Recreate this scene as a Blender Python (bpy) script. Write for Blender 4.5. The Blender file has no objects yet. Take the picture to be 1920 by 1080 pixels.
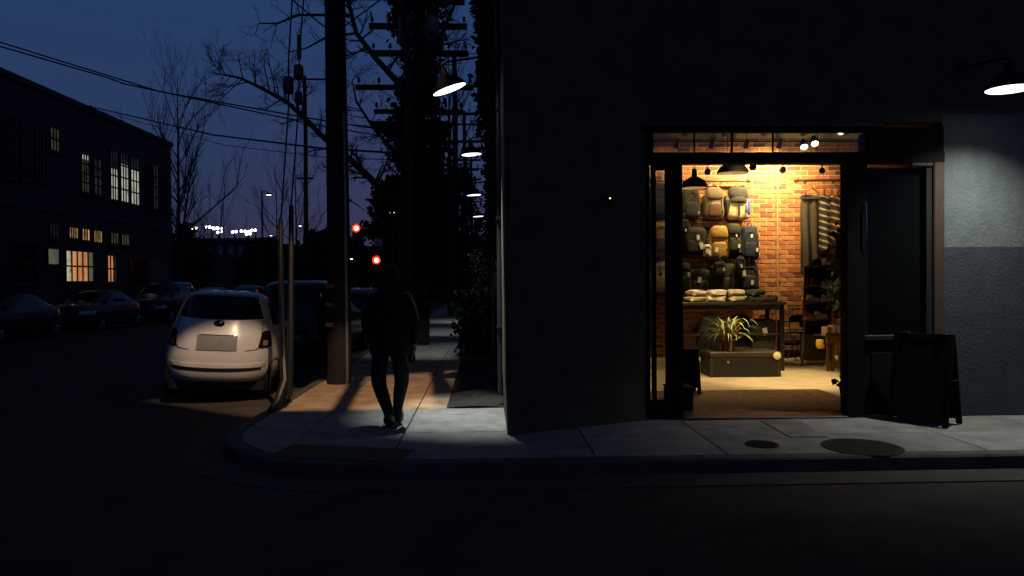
import bpy, math, random
from mathutils import Vector, Matrix
R = math.radians
rnd = random.Random(7)
SC = bpy.context.scene
COL = SC.collection

# ------------------------------------------------------------------ camera
CAM = Vector((0, 0, 1.6)); F = 1400.0
cam_rot = Matrix.Rotation(R(-2.0), 3, 'Z') @ Matrix.Rotation(R(90 - 0.61), 3, 'X') @ Matrix.Rotation(R(-0.40), 3, 'Z')
cd = bpy.data.cameras.new('camera'); cam = bpy.data.objects.new('camera', cd); COL.objects.link(cam)
cd.sensor_width = 36; cd.lens = 36 * F / 1920; cd.clip_start = 0.05; cd.clip_end = 6000
cam.matrix_world = Matrix.Translation(CAM) @ cam_rot.to_4x4()
SC.camera = cam

# ------------------------------------------------------------------ dusk sky, exposure
W = bpy.data.worlds.new('World'); SC.world = W; W.use_nodes = True
wn = W.node_tree; wn.nodes.clear()
def wnode(t, **k):
    n = wn.nodes.new(t)
    for a, b in k.items(): setattr(n, a, b)
    return n
sky = wnode('ShaderNodeTexSky', sky_type='NISHITA', sun_disc=False, sun_elevation=R(-3.5), sun_rotation=R(-8), air_density=1.0, dust_density=1.2, ozone_density=3.0)
tc = wnode('ShaderNodeTexCoord'); sep = wnode('ShaderNodeSeparateXYZ'); wn.links.new(tc.outputs['Generated'], sep.inputs[0])
ramp = wnode('ShaderNodeValToRGB')
els = ramp.color_ramp.elements
els[0].position = 0.0; els[0].color = (0.027, 0.030, 0.060, 1)
els[1].position = 1.0; els[1].color = (0.010, 0.015, 0.034, 1)
for p, c in ((0.07, (0.025, 0.034, 0.077, 1)), (0.18, (0.0215, 0.041, 0.106, 1)), (0.36, (0.0185, 0.045, 0.134, 1)), (0.6, (0.0140, 0.027, 0.072, 1))):
    e = els.new(p); e.color = c
wn.links.new(sep.outputs['Z'], ramp.inputs[0])
# afterglow in the direction of the set sun (straight up the side street)
dotn = wnode('ShaderNodeVectorMath', operation='DOT_PRODUCT'); wn.links.new(tc.outputs['Generated'], dotn.inputs[0])
dotn.inputs[1].default_value = Vector((-0.12, 1.0, 0.0)).normalized()
glow = wnode('ShaderNodeMapRange'); glow.inputs[1].default_value = 0.955; glow.inputs[2].default_value = 1.0
glow.interpolation_type = 'SMOOTHSTEP'
wn.links.new(dotn.outputs['Value'], glow.inputs[0])
gmul = wnode('ShaderNodeMix', data_type='RGBA'); wn.links.new(glow.outputs[0], gmul.inputs[0])
gmul.inputs[6].default_value = (0, 0, 0, 1); gmul.inputs[7].default_value = (0.009, 0.001, 0.005, 1)
add1 = wnode('ShaderNodeMix', data_type='RGBA', blend_type='ADD'); add1.inputs[0].default_value = 1
wn.links.new(ramp.outputs[0], add1.inputs[6]); wn.links.new(gmul.outputs[2], add1.inputs[7])
smul = wnode('ShaderNodeMix', data_type='RGBA', blend_type='ADD'); smul.inputs[0].default_value = 0.02
wn.links.new(add1.outputs[2], smul.inputs[6]); wn.links.new(sky.outputs[0], smul.inputs[7])
bg = wnode('ShaderNodeBackground'); bg.inputs[1].default_value = 1.0
wn.links.new(smul.outputs[2], bg.inputs[0])
wo = wnode('ShaderNodeOutputWorld'); wn.links.new(bg.outputs[0], wo.inputs[0])
vs = SC.view_settings; vs.view_transform = 'Standard'; vs.look = 'None'; vs.exposure = 0.0; vs.gamma = 1.0; vs.use_curve_mapping = False
SC.cycles.use_denoising = True
SC.cycles.max_bounces = 5; SC.cycles.diffuse_bounces = 3; SC.cycles.glossy_bounces = 3; SC.cycles.transparent_max_bounces = 8
SC.cycles.sample_clamp_indirect = 3.0; SC.cycles.caustics_reflective = False; SC.cycles.caustics_refractive = False

# ------------------------------------------------------------------ placing helpers (photo measurements -> metres)
def ray(px, py): return cam_rot @ Vector(((px - 960) / F, -(py - 540) / F, -1))
def at(px, py, Y): d = ray(px, py); return CAM + d * (Y / d.y)
def onx(px, py, X): d = ray(px, py); return CAM + d * (X / d.x)
def onz(px, py, z=0.0): d = ray(px, py); return CAM + d * ((z - CAM.z) / d.z)

# ------------------------------------------------------------------ materials
MATS = {}
def mat(name, col, rough=0.7, metal=0.0, noise=0.0, scale=8.0, bump=0.0, bscale=None, emit=None, estr=0.0, spec=0.5, col2=None, detail=6, coat=0.0, stretch=None, trans=0.0, alpha=1.0):
    if name in MATS: return MATS[name]
    m = bpy.data.materials.new(name); m.use_nodes = True; nt = m.node_tree
    b = nt.nodes['Principled BSDF']
    b.inputs['Base Color'].default_value = (*col, 1); b.inputs['Roughness'].default_value = rough; b.inputs['Metallic'].default_value = metal
    b.inputs['Specular IOR Level'].default_value = spec
    if coat: b.inputs['Coat Weight'].default_value = coat; b.inputs['Coat Roughness'].default_value = 0.06
    if trans: b.inputs['Transmission Weight'].default_value = trans
    if alpha < 1: b.inputs['Alpha'].default_value = alpha
    if emit: b.inputs['Emission Color'].default_value = (*emit, 1); b.inputs['Emission Strength'].default_value = estr
    if noise or bump:
        t = nt.nodes.new('ShaderNodeTexCoord'); mp = nt.nodes.new('ShaderNodeMapping')
        nt.links.new(t.outputs['Object'], mp.inputs[0])
        if stretch: mp.inputs['Scale'].default_value = stretch
    if noise:
        n = nt.nodes.new('ShaderNodeTexNoise'); n.inputs['Scale'].default_value = scale; n.inputs['Detail'].default_value = detail; n.inputs['Roughness'].default_value = 0.65
        nt.links.new(mp.outputs[0], n.inputs['Vector'])
        mr = nt.nodes.new('ShaderNodeMapRange'); mr.inputs[1].default_value = 0.3; mr.inputs[2].default_value = 0.7
        nt.links.new(n.outputs['Fac'], mr.inputs[0])
        mx = nt.nodes.new('ShaderNodeMix'); mx.data_type = 'RGBA'
        c2 = col2 if col2 else tuple(max(0, c * (1 - noise)) for c in col)
        mx.inputs[6].default_value = (*c2, 1); mx.inputs[7].default_value = (*(min(1, c * (1 + (0 if col2 else noise))) for c in col), 1)
        nt.links.new(mr.outputs[0], mx.inputs[0]); nt.links.new(mx.outputs[2], b.inputs['Base Color'])
    if bump:
        n2 = nt.nodes.new('ShaderNodeTexNoise'); n2.inputs['Scale'].default_value = bscale or scale * 4; n2.inputs['Detail'].default_value = 5
        nt.links.new(mp.outputs[0], n2.inputs['Vector'])
        bp = nt.nodes.new('ShaderNodeBump'); bp.inputs['Strength'].default_value = 1.0; bp.inputs['Distance'].default_value = bump
        nt.links.new(n2.outputs['Fac'], bp.inputs['Height']); nt.links.new(bp.outputs[0], b.inputs['Normal'])
    MATS[name] = m
    return m
def emis(name, col, strength):
    if name in MATS: return MATS[name]
    return mat(name, (0.02, 0.02, 0.02), 0.6, emit=col, estr=strength)
def glassmat(name, tint=(0.9, 0.95, 0.95), clear=0.9):
    if name in MATS: return MATS[name]
    m = bpy.data.materials.new(name); m.use_nodes = True; nt = m.node_tree; nt.nodes.clear()
    o = nt.nodes.new('ShaderNodeOutputMaterial'); tr = nt.nodes.new('ShaderNodeBsdfTransparent'); gl = nt.nodes.new('ShaderNodeBsdfGlossy'); fr = nt.nodes.new('ShaderNodeFresnel'); mx = nt.nodes.new('ShaderNodeMixShader')
    tr.inputs[0].default_value = (*(c * clear for c in tint), 1); gl.inputs['Roughness'].default_value = 0.02; fr.inputs[0].default_value = 1.5
    nt.links.new(fr.outputs[0], mx.inputs[0]); nt.links.new(tr.outputs[0], mx.inputs[1]); nt.links.new(gl.outputs[0], mx.inputs[2]); nt.links.new(mx.outputs[0], o.inputs[0])
    MATS[name] = m; return m

# ------------------------------------------------------------------ mesh builder
class MB:
    def __init__(s): s.v = []; s.f = []; s.m = []
    def add(s, vs, fs, m=0):
        o = len(s.v); s.v += [tuple(p) for p in vs]; s.f += [tuple(i + o for i in f) for f in fs]; s.m += [m] * len(fs); return s
    def box(s, c, size, rz=0.0, M=None, ch=0.0, m=0):
        hx, hy, hz = size[0] / 2, size[1] / 2, size[2] / 2
        T = Matrix.Translation(Vector(c)) @ (M.to_4x4() if M is not None else Matrix.Rotation(rz, 4, 'Z'))
        if ch <= 0:
            vs = [(x, y, z) for z in (-hz, hz) for x, y in ((-hx, -hy), (hx, -hy), (hx, hy), (-hx, hy))]
            fs = [(3, 2, 1, 0), (4, 5, 6, 7), (0, 1, 5, 4), (1, 2, 6, 5), (2, 3, 7, 6), (3, 0, 4, 7)]
        else:
            ch = min(ch, hx * .9, hy * .9, hz * .9)
            def ring(ix, z): 
                a, b = hx - ix, hy - ix
                return [(-a + ch * (ix == 0), -b, z), (a - ch * (ix == 0), -b, z), (a, -b + ch * (ix == 0), z), (a, b - ch * (ix == 0), z), (a - ch * (ix == 0), b, z), (-a + ch * (ix == 0), b, z), (-a, b - ch * (ix == 0), z), (-a, -b + ch * (ix == 0), z)]
            def inner(z):
                a, b = hx - ch, hy - ch
                return [(-a, -b, z), (a, -b, z), (a, b, z), (-a, b, z)]
            vs = inner(-hz) + ring(0, -hz + ch) + ring(0, hz - ch) + inner(hz)
            fs = [(3, 2, 1, 0), (20, 21, 22, 23)]
            for k in range(8): fs.append((4 + k, 4 + (k + 1) % 8, 12 + (k + 1) % 8, 12 + k))
            for k in range(4):
                fs.append((k, (k + 1) % 4, 4 + 2 * k + 1, 4 + 2 * k)); fs.append(((k + 1) % 4, 4 + (2 * k + 2) % 8, 4 + 2 * k + 1))
                fs.append((20 + (k + 1) % 4, 20 + k, 12 + 2 * k, 12 + 2 * k + 1)); fs.append((20 + (k + 1) % 4, 12 + 2 * k + 1, 12 + (2 * k + 2) % 8))
        s.add([T @ Vector(p) for p in vs], fs, m); return s
    def b2(s, p0, p1, ch=0.0, m=0):     # axis-aligned box from two corners
        c = [(a + b) / 2 for a, b in zip(p0, p1)]; d = [abs(a - b) for a, b in zip(p0, p1)]
        return s.box(c, d, ch=ch, m=m)
    def tube(s, pts, rad, n=8, cap=True, m=0):
        pts = [Vector(p) for p in pts]; k = len(pts)
        if not isinstance(rad, (list, tuple)): rad = [rad] * k
        vs = []; t0 = (pts[1] - pts[0]).normalized(); up = Vector((0, 0, 1)) if abs(t0.z) < .9 else Vector((1, 0, 0))
        a = t0.cross(up).normalized()
        for i, p in enumerate(pts):
            t = (pts[min(i + 1, k - 1)] - pts[max(i - 1, 0)])
            t = t.normalized() if t.length > 1e-9 else t0
            a = (a - t * a.dot(t)); a = a.normalized() if a.length > 1e-6 else t.orthogonal().normalized()
            b = t.cross(a)
            for j in range(n):
                w = 2 * math.pi * j / n; vs.append(p + (a * math.cos(w) + b * math.sin(w)) * rad[i])
        fs = [(i * n + j, i * n + (j + 1) % n, (i + 1) * n + (j + 1) % n, (i + 1) * n + j) for i in range(k - 1) for j in range(n)]
        if cap: fs += [tuple(range(n))[::-1], tuple((k - 1) * n + j for j in range(n))]
        return s.add(vs, fs, m)
    def lathe(s, prof, n=20, M=None, m=0, cap=False):
        M = M or Matrix.Identity(4); vs = [M @ Vector((r * math.cos(2 * math.pi * j / n), r * math.sin(2 * math.pi * j / n), z)) for r, z in prof for j in range(n)]
        fs = [(i * n + j, i * n + (j + 1) % n, (i + 1) * n + (j + 1) % n, (i + 1) * n + j) for i in range(len(prof) - 1) for j in range(n)]
        if cap: fs += [tuple(range(n))[::-1], tuple((len(prof) - 1) * n + j for j in range(n))]
        return s.add(vs, fs, m)
    def prism(s, poly, z0, z1, m=0):
        n = len(poly); vs = [(x, y, z0) for x, y in poly] + [(x, y, z1) for x, y in poly]
        fs = [tuple(range(n))[::-1], tuple(range(n, 2 * n))] + [(i, (i + 1) % n, n + (i + 1) % n, n + i) for i in range(n)]
        return s.add(vs, fs, m)
    def grid(s, fn, nu, nv, m=0, thick=None):
        vs = [fn(i / nu, j / nv) for j in range(nv + 1) for i in range(nu + 1)]
        fs = [(j * (nu + 1) + i, j * (nu + 1) + i + 1, (j + 1) * (nu + 1) + i + 1, (j + 1) * (nu + 1) + i) for j in range(nv) for i in range(nu)]
        if thick is not None:
            t = Vector(thick); o = len(vs); vs = vs + [Vector(p) + t for p in vs]
            fs = fs + [tuple(i + o for i in f[::-1]) for f in fs]
            ed = [i for i in range(nu + 1)] + [j * (nu + 1) + nu for j in range(1, nv + 1)] + [nv * (nu + 1) + i for i in range(nu - 1, -1, -1)] + [j * (nu + 1) for j in range(nv - 1, 0, -1)]
            fs = fs + [(ed[(i + 1) % len(ed)], ed[i], ed[i] + o, ed[(i + 1) % len(ed)] + o) for i in range(len(ed))]
        return s.add(vs, fs, m)
    def sell(s, c, size, e1=0.5, e2=0.5, taper=0.0, nu=20, nv=10, M=None, wob=0.0, m=0, bend=0.0):   # superellipsoid
        hx, hy, hz = (d / 2 for d in size); M = M or Matrix.Identity(3)
        def sp(w, e): c_ = math.cos(w); return math.copysign(abs(c_) ** e, c_)
        def ss(w, e): c_ = math.sin(w); return math.copysign(abs(c_) ** e, c_)
        ph = rnd.random() * 9
        def fn(u, v):
            a = -math.pi + 2 * math.pi * u; b = -math.pi / 2 + math.pi * v
            z = ss(b, e1); k = 1 - taper * z
            w = 1 + wob * (math.sin(3 * a + ph) * math.cos(4 * b + ph) + .6 * math.sin(7 * b + 2 * a + ph))
            p = Vector((hx * sp(b, e1) * sp(a, e2) * k * w, hy * sp(b, e1) * ss(a, e2) * k * w + bend * z * z, hz * z))
            return Vector(c) + M @ p
        return s.grid(fn, nu, nv, m)
    def build(s, name, mats, parent=None, smooth=False, ang=35, loc=None, w=False):
        me = bpy.data.meshes.new(name)
        vs = s.v
        if w:            # vertices were given in world metres: bring them to the (unrotated) parent's origin
            q = parent; o = Vector((0, 0, 0))
            while q is not None: o += Vector(q.location); q = q.parent
            vs = [(p[0] - o.x, p[1] - o.y, p[2] - o.z) for p in vs]
        if loc is not None: vs = [(p[0] - loc[0], p[1] - loc[1], p[2] - loc[2]) for p in vs]
        me.from_pydata(vs, [], s.f); me.update()
        if not isinstance(mats, (list, tuple)): mats = [mats]
        for m in mats: me.materials.append(m)
        if len(mats) > 1: me.polygons.foreach_set('material_index', s.m)
        if smooth:
            me.polygons.foreach_set('use_smooth', [True] * len(me.polygons))
            try: me.set_sharp_from_angle(angle=R(ang))
            except Exception: pass
        o = bpy.data.objects.new(name, me); COL.objects.link(o)
        if parent is not None:
            o.parent = parent
        if loc is not None: o.location = loc
        return o
def tag(o, label=None, cat=None, group=None, kind=None):
    if label: o['label'] = label
    if cat: o['category'] = cat
    if group: o['group'] = group
    if kind: o['kind'] = kind
    return o
def thing(name, label, cat, loc=(0, 0, 0), rz=0.0, group=None):
    o = bpy.data.objects.new(name, None); COL.objects.link(o); o.empty_display_size = .1
    o.location = loc; o.rotation_euler = (0, 0, rz)
    return tag(o, label, cat, group)
def struct(o): o['kind'] = 'structure'; return o
def light(kind, name, loc, target, power, color, parent=None, size=150, blend=.3, radius=.03):
    ld = bpy.data.lights.new(name, kind); ld.energy = power; ld.color = color
    ld.shadow_soft_size = radius
    if kind == 'SPOT': ld.spot_size = R(size); ld.spot_blend = blend
    o = bpy.data.objects.new(name, ld); COL.objects.link(o)
    d = Vector(target) - Vector(loc)
    q = d.to_track_quat('-Z', 'Y')
    o.rotation_euler = q.to_euler(); o.location = loc
    if parent is not None: o.parent = parent; o.matrix_parent_inverse = Matrix.LocRotScale(parent.location, parent.rotation_euler, None).inverted()
    return o

# ================================================================== THE SETTING
asphalt = mat('asphalt', (0.056, 0.043, 0.028), 0.95, noise=0.45, scale=2.2, bump=0.004, bscale=180)
concrete = mat('concrete', (0.26, 0.247, 0.222), 0.85, noise=0.38, scale=3.0, bump=0.0025, bscale=140, detail=10)
concrete2 = mat('concrete_worn', (0.225, 0.212, 0.185), 0.88, noise=0.4, scale=2.2, bump=0.003, bscale=120, detail=10)
concrete3 = mat('concrete_patched', (0.18, 0.18, 0.18), 0.9, noise=0.35, scale=4.0, bump=0.003, bscale=110, detail=10)
kerbm = mat('kerb_concrete', (0.085, 0.072, 0.054), 0.85, noise=0.45, scale=5.0, bump=0.004, bscale=70)
ground = MB().b2((-2500, -600, -0.6), (2500, 4000, -0.36)).build('ground', mat('earth', (0.05, 0.05, 0.045), 0.95, noise=0.3, scale=.05)); struct(ground)
road = MB().add([(-120, -60, -0.13), (120, -60, -0.13), (120, 260, -0.13), (-120, 260, -0.13)], [(0, 1, 2, 3)]).build('road', asphalt); struct(road)

KX, KY = -2.78, 6.55     # kerb lines of the side street and of the front street
RAD = 1.75
def kerb_path(off):      # outer edge of the pavement, offset outwards by off
    pts = [(KX - off, 75.0), (KX - off, 40.0), (KX - off, 20.0), (KX - off, 12.0)]
    cx, cy = KX + RAD, KY + RAD
    for i in range(0, 15):
        a = math.pi + (math.pi / 2) * i / 14
        pts.append((cx + (RAD + off) * math.cos(a), cy + (RAD + off) * math.sin(a)))
    pts += [(0.6, KY - off), (4.0, KY - off), (9.0, KY - off), (26.0, KY - off)]
    return pts
def strip(rows):         # rows: list of (offset, z)
    mb = MB(); P = [kerb_path(o) for o, z in rows]; n = len(P[0])
    vs = [(x, y, rows[k][1]) for k in range(len(rows)) for x, y in P[k]]
    fs = [(k * n + i, k * n + i + 1, (k + 1) * n + i + 1, (k + 1) * n + i) for k in range(len(rows) - 1) for i in range(n - 1)]
    return mb.add(vs, fs)
struct(strip([(-0.16, -0.05), (-0.16, -0.006), (-0.15, 0.0), (-0.02, 0.0), (0.0, -0.018), (0.012, -0.135), (0.012, -0.2)]).build('kerb', kerbm, smooth=True, ang=30))
struct(strip([(0.012, -0.2), (0.014, -0.123), (0.42, -0.119), (0.425, -0.2)]).build('gutter', mat('gutter_concrete', (0.058, 0.048, 0.035), 0.9, noise=.4, scale=4, bump=.003, bscale=90)))
bed = MB().b2((KX + .1, KY + .1 + RAD, -0.4), (26, 75, -0.03)).b2((KX + RAD, KY + .1, -0.4), (26, KY + .2 + RAD, -.032)).build('pavement', mat('joint_dirt', (0.05, 0.048, 0.042), 0.95)); struct(bed)
def clip(poly, edges):
    for (ax, ay), (bx, by) in edges:
        out = []
        ins = lambda p: (bx - ax) * (p[1] - ay) - (by - ay) * (p[0] - ax) >= -1e-9
        for i in range(len(poly)):
            p, q = poly[i], poly[(i + 1) % len(poly)]
            a, b = ins(p), ins(q)
            if a: out.append(p)
            if a != b:
                d = (bx - ax) * (q[1] - p[1]) - (by - ay) * (q[0] - p[0])
                t = -((bx - ax) * (p[1] - ay) - (by - ay) * (p[0] - ax)) / d
                out.append((p[0] + t * (q[0] - p[0]), p[1] + t * (q[1] - p[1])))
        poly = out
        if not poly: return []
    return poly
kp = kerb_path(-0.165)
edges = [(kp[i], kp[i + 1]) for i in range(len(kp) - 1)]
nslab = 0
def slab(x0, x1, y0, y1, m=None):
    global nslab
    g = 0.006
    poly = clip([(x0 + g, y0 + g), (x1 - g, y0 + g), (x1 - g, y1 - g), (x0 + g, y1 - g)], edges)
    if len(poly) < 3: return
    cx = sum(p[0] for p in poly) / len(poly); cy = sum(p[1] for p in poly) / len(poly)
    q = [(cx + (x - cx) * (1 - .008), cy + (y - cy) * (1 - .008)) for x, y in poly]
    mb = MB(); n = len(poly); dz = rnd.uniform(-.003, .003)
    vs = [(x, y, -.028) for x, y in poly] + [(x, y, -.006 + dz) for x, y in poly] + [(x, y, dz) for x, y in q]
    fs = [tuple(range(2 * n, 3 * n))] + [(r * n + i, r * n + (i + 1) % n, (r + 1) * n + (i + 1) % n, (r + 1) * n + i) for r in (0, 1) for i in range(n)]
    mb.add(vs, fs)
    mm = m or rnd.choice([concrete, concrete, concrete2])
    mb.build('paving_slab', mm, bed); nslab += 1
xs = [0.98, 2.19, 3.42, 4.63, 5.84, 7.05, 8.3]
for i in range(len(xs) - 1):
    slab(xs[i], xs[i + 1], KY, 7.55); slab(xs[i], xs[i + 1], 7.55, 8.75)
slab(8.3, 26, KY, 8.6)
ys0 = [KY, 7.9, 9.36]
for a, b in ((KX, -1.9), (-1.9, -0.87), (-0.87, 0.98)):
    for i in range(2): slab(a, b, ys0[i], ys0[i + 1], concrete)
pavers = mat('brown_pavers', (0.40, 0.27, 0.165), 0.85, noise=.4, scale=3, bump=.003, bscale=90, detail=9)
y = 9.36
while y < 40:
    step = 1.25
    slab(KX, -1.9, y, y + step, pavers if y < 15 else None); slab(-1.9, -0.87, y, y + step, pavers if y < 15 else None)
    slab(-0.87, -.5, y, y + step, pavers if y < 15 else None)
    y += step
slab(KX, -.5, y, 75, concrete2)
# planting strip along the side wall
soil = MB().grid(lambda u, v: Vector((-.49 + .72 * u, 9.4 + 45 * v, .0 + .03 * math.sin(v * 300) * math.sin(u * 5) + .02 * math.sin(u * 3.1))), 6, 160).build('planting_bed', mat('soil', (0.03, 0.024, 0.018), .95, noise=.5, scale=9, bump=.01, bscale=40)); struct(soil)
# asphalt patch and covers let into the pavement
def cover(name, label, px, py, r, cat):
    p = onz(px, py, .002)
    t = thing(name, label, cat, (p.x, p.y, .001))
    iron = mat('cast_iron', (0.022, 0.021, 0.020), .8, noise=.3, scale=20, spec=.2)
    MB().lathe([(r, -.02), (r, .006), (r * .9, .008), (r * .9, .003)], 36).build('rim', iron, t)
    mb = MB().lathe([(r * .895, -.02), (r * .895, .005), (.0, .006)], 36)
    mb.build('lid', iron, t)
    k = MB()
    for i in range(-5, 6):
        for j in range(-5, 6):
            if math.hypot(i, j) < 5.2: k.box((i * r * .155, j * r * .155, .007), (r * .07, r * .07, .006))
    k.build('studs', iron, t)['kind'] = 'stuff'
cover('manhole_cover', 'large round dark iron cover set in the pavement before the stucco wall', 1616, 838, .36, 'manhole')
cover('valve_cover', 'small round iron cover set in the pavement before the lit doorway', 1428, 833, .16, 'cover')
pp = [onz(1425, 789, 0), onz(1500, 789, 0), onz(1548, 820, 0), onz(1480, 820, 0)]
struct(MB().prism([(p.x, p.y) for p in pp][::-1], -.01, .0075).build('pavement_patch', concrete3))
# tactile plate at the corner ramp
tp = thing('tactile_plate', 'worn yellow tactile plate at the pavement corner by the kerb', 'tactile paving', (-1.35, 6.98, .003), R(-14))
yel = mat('yellow_plate', (0.13, 0.085, 0.02), .8, noise=.6, scale=7)
MB().box((0, 0, .003), (1.25, .5, .006)).build('plate', yel, tp)
dm = MB()
for i in range(-11, 12):
    for j in range(-4, 5): dm.lathe([(.014, 0), (.011, .005), (0, .006)], 6, Matrix.Translation((i * .053, j * .053, .006)))
dm.build('domes', yel, tp)['kind'] = 'stuff'
# far pavement along the left building
struct(MB().b2((-19, -40, -.4), (-15.7, 200, 0.0)).build('pavement', concrete2))
struct(MB().b2((-15.7, -40, -.4), (-15.55, 200, 0.005)).build('kerb', kerbm))
# hills
def hill(u, v):
    x = -1400 + 2800 * u; h = 78 + 16 * math.sin(u * 9) + 10 * math.sin(u * 23 + 1) + 4 * math.sin(u * 61)
    return Vector((x, 1500 + 500 * v, -1 + h * math.sin(math.pi * min(1, v * .9 + .02)) ** .8 if v > 0 else -1))
struct(MB().grid(hill, 90, 8).build('hills', mat('hill_scrub', (0.03, 0.033, 0.03), .95, noise=.4, scale=.02), smooth=True))
# ================================================================== THE CORNER SHOP BUILDING
FY = 8.4                       # facade plane
BY = 15.0                      # brick back wall of the shop
CX, CY = 0.2, 7.72             # building corner
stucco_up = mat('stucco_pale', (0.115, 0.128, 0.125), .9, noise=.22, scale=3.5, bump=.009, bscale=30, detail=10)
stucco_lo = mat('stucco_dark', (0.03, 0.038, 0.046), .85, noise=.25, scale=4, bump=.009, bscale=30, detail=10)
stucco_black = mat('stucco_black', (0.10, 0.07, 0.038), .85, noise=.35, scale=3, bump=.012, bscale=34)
stucco_side = mat('stucco_side', (0.06, 0.058, 0.055), .9, noise=.35, scale=3, bump=.012, bscale=34)
blackpaint = mat('black_paint', (0.006, 0.0055, 0.005), .7, noise=.3, scale=6, spec=.12)
timber = mat('brown_timber', (0.055, 0.03, 0.017), .6, noise=.4, scale=5, stretch=(14, 14, 1))
glass = glassmat('glass')
brickm = [mat('brick_%d' % i, c, .88, noise=.35, scale=16, bump=.004, bscale=60) for i, c in enumerate([(.30, .10, .035), (.24, .07, .028), (.36, .135, .045), (.13, .042, .026), (.31, .12, .04)])]
mortar = mat('mortar', (.52, .42, .25), .95, noise=.3, scale=30, bump=.004, bscale=80)
XL = at(1212, 500, FY).x; XS = at(1252, 500, FY).x; XD0 = at(1279, 500, FY).x; XD1 = at(1586, 500, FY).x; XJ = at(1618, 500, FY).x; XW = at(1768, 500, FY).x
ZT0 = at(1400, 306, FY).z; ZT1 = at(1400, 286, FY).z; ZT2 = at(1400, 246, FY).z; HTOP = 8.0
B = thing('shop_building', 'dark stucco corner building with a glowing open shop doorway', 'building', (4, 8.4, 0))
def part(mb, name, m, par=None, **k): return mb.build(name, m, par or B, w=True, **k)
def stone_corner(z): return .02 * math.sin(z * 2.3) * math.exp(-z)
# angled corner wall, slightly flared and worn towards the ground
cw = MB()
zs = [0, .05, .12, .25, .5, 1, 2, 3, 5, HTOP]
prof = [(CX + .012 * math.exp(-z * 3) + .006 * math.sin(z * 9) * math.exp(-z), CY - .01 * math.exp(-z * 3)) for z in zs]
vs = []; 
for z, (x, yy) in zip(zs, prof): vs += [(x, FY + 1.0, z), (x, yy, z), (x + .05, yy - .012, z), (XL, FY + .0, z), (XL, FY + .3, z)]
fs = [(5 * k + i, 5 * k + i + 1, 5 * k + 5 + i + 1, 5 * k + 5 + i) for k in range(len(zs) - 1) for i in range(4)]
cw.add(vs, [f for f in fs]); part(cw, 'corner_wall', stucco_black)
part(MB().b2((CX + .02, FY + .95, -.2), (CX + .3, 36, HTOP)), 'side_wall', stucco_side)
part(MB().b2((CX, 36, -.2), (14, 36.3, HTOP)), 'rear_wall', stucco_side)
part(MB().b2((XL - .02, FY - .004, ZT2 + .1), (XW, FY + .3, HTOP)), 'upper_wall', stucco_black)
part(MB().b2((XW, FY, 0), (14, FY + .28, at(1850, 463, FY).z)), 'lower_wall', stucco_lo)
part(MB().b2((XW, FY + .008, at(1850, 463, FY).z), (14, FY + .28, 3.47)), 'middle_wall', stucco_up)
part(MB().b2((XW, FY + .004, 3.47), (14, FY + .28, HTOP)), 'upper_wall', stucco_black)  # dark stucco paints in the shade above the lamp's cone
part(MB().b2((CX + .3, FY + .4, HTOP - .3), (14, 36, HTOP - .05)), 'roof', mat('roof_felt', (.05, .05, .05), .9))
part(MB().b2((13.7, FY + .28, 0), (14, 36, HTOP - .3)), 'side_wall', stucco_side)
# a bell push on the corner wall
d = Vector((XL - CX, FY - CY, 0)); L = d.length; d.normalize(); ang = math.atan2(d.y, d.x); nn = Vector((d.y, -d.x, 0))
o = Vector((CX, CY, 0)) + d * (L * .72) + nn * .0
o2 = Vector((CX, CY, 0)) + d * (L * .70)
kpz = at(1136, 377, CY + .5).z
part(MB().box(o2 + Vector((0, 0, kpz)) + nn * .06, (.05, .03, .09), rz=ang, ch=.004), 'door_bell', blackpaint)
part(MB().lathe([(.009, -.004), (.009, .004), (0, .006)], 10, Matrix.Translation(o2 + Vector((0, 0, kpz + .02)) + nn * .078) @ nn.to_track_quat('Z', 'Y').to_matrix().to_4x4()), 'indicator_light', emis('bell_light', (1, .6, .25), 2.5))
# rainwater pipe on the side wall
dp = MB(); dp.tube([(CX - .02, 9.7, 7.6), (CX - .02, 9.7, .1)], .035, 12)
for z in (1, 2.4, 3.8, 5.2): dp.box((CX - .02, 9.7, z), (.09, .12, .04))
part(dp, 'drainpipe', mat('pipe_paint', (.03, .03, .032), .5), smooth=True)

# ---- shopfront joinery
sf = MB().b2((XS, FY - .03, 0.02), (XD0, FY + .14, ZT0), ch=.006); part(sf, 'door_post', blackpaint)
part(MB().b2((XD1, FY - .03, 0.02), (XJ, FY + .14, ZT0), ch=.006), 'door_post', blackpaint)
part(MB().b2((XL + .002, FY - .02, 0.02), (XL + .035, FY + .12, ZT0), ch=.004), 'side_frame', blackpaint)
part(MB().b2((XL, FY - .045, ZT0), (XW, FY + .15, ZT1), ch=.008), 'transom_bar', blackpaint)
part(MB().b2((XL - .06, FY - .10, ZT2 + .045), (at(1648, 500, FY).x, FY + .12, ZT2 + .1), ch=.01), 'header', mat('header_paint', (.05, .035, .02), .4))
part(MB().b2((XL - .02, FY - .03, ZT2), (XW, FY + .13, ZT2 + .044), ch=.006), 'header_rail', blackpaint)
part(MB().b2((at(1630, 500, FY).x, FY - .02, ZT1), (XW, FY + .25, ZT2)), 'transom_infill', blackpaint)
part(MB().b2((XL, FY + .04, ZT1), (at(1630, 500, FY).x, FY + .046, ZT2)), 'transom_glass', glass)
part(MB().b2((XL, FY - .02, ZT1), (XL + .08, FY + .12, ZT2)), 'transom_post', blackpaint)
for px in (1304, 1374, 1452):
    x = at(px, 300, FY).x; part(MB().b2((x - .006, FY + .03, ZT1), (x + .006, FY + .06, ZT2)), 'glazing_bar', blackpaint)
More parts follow.
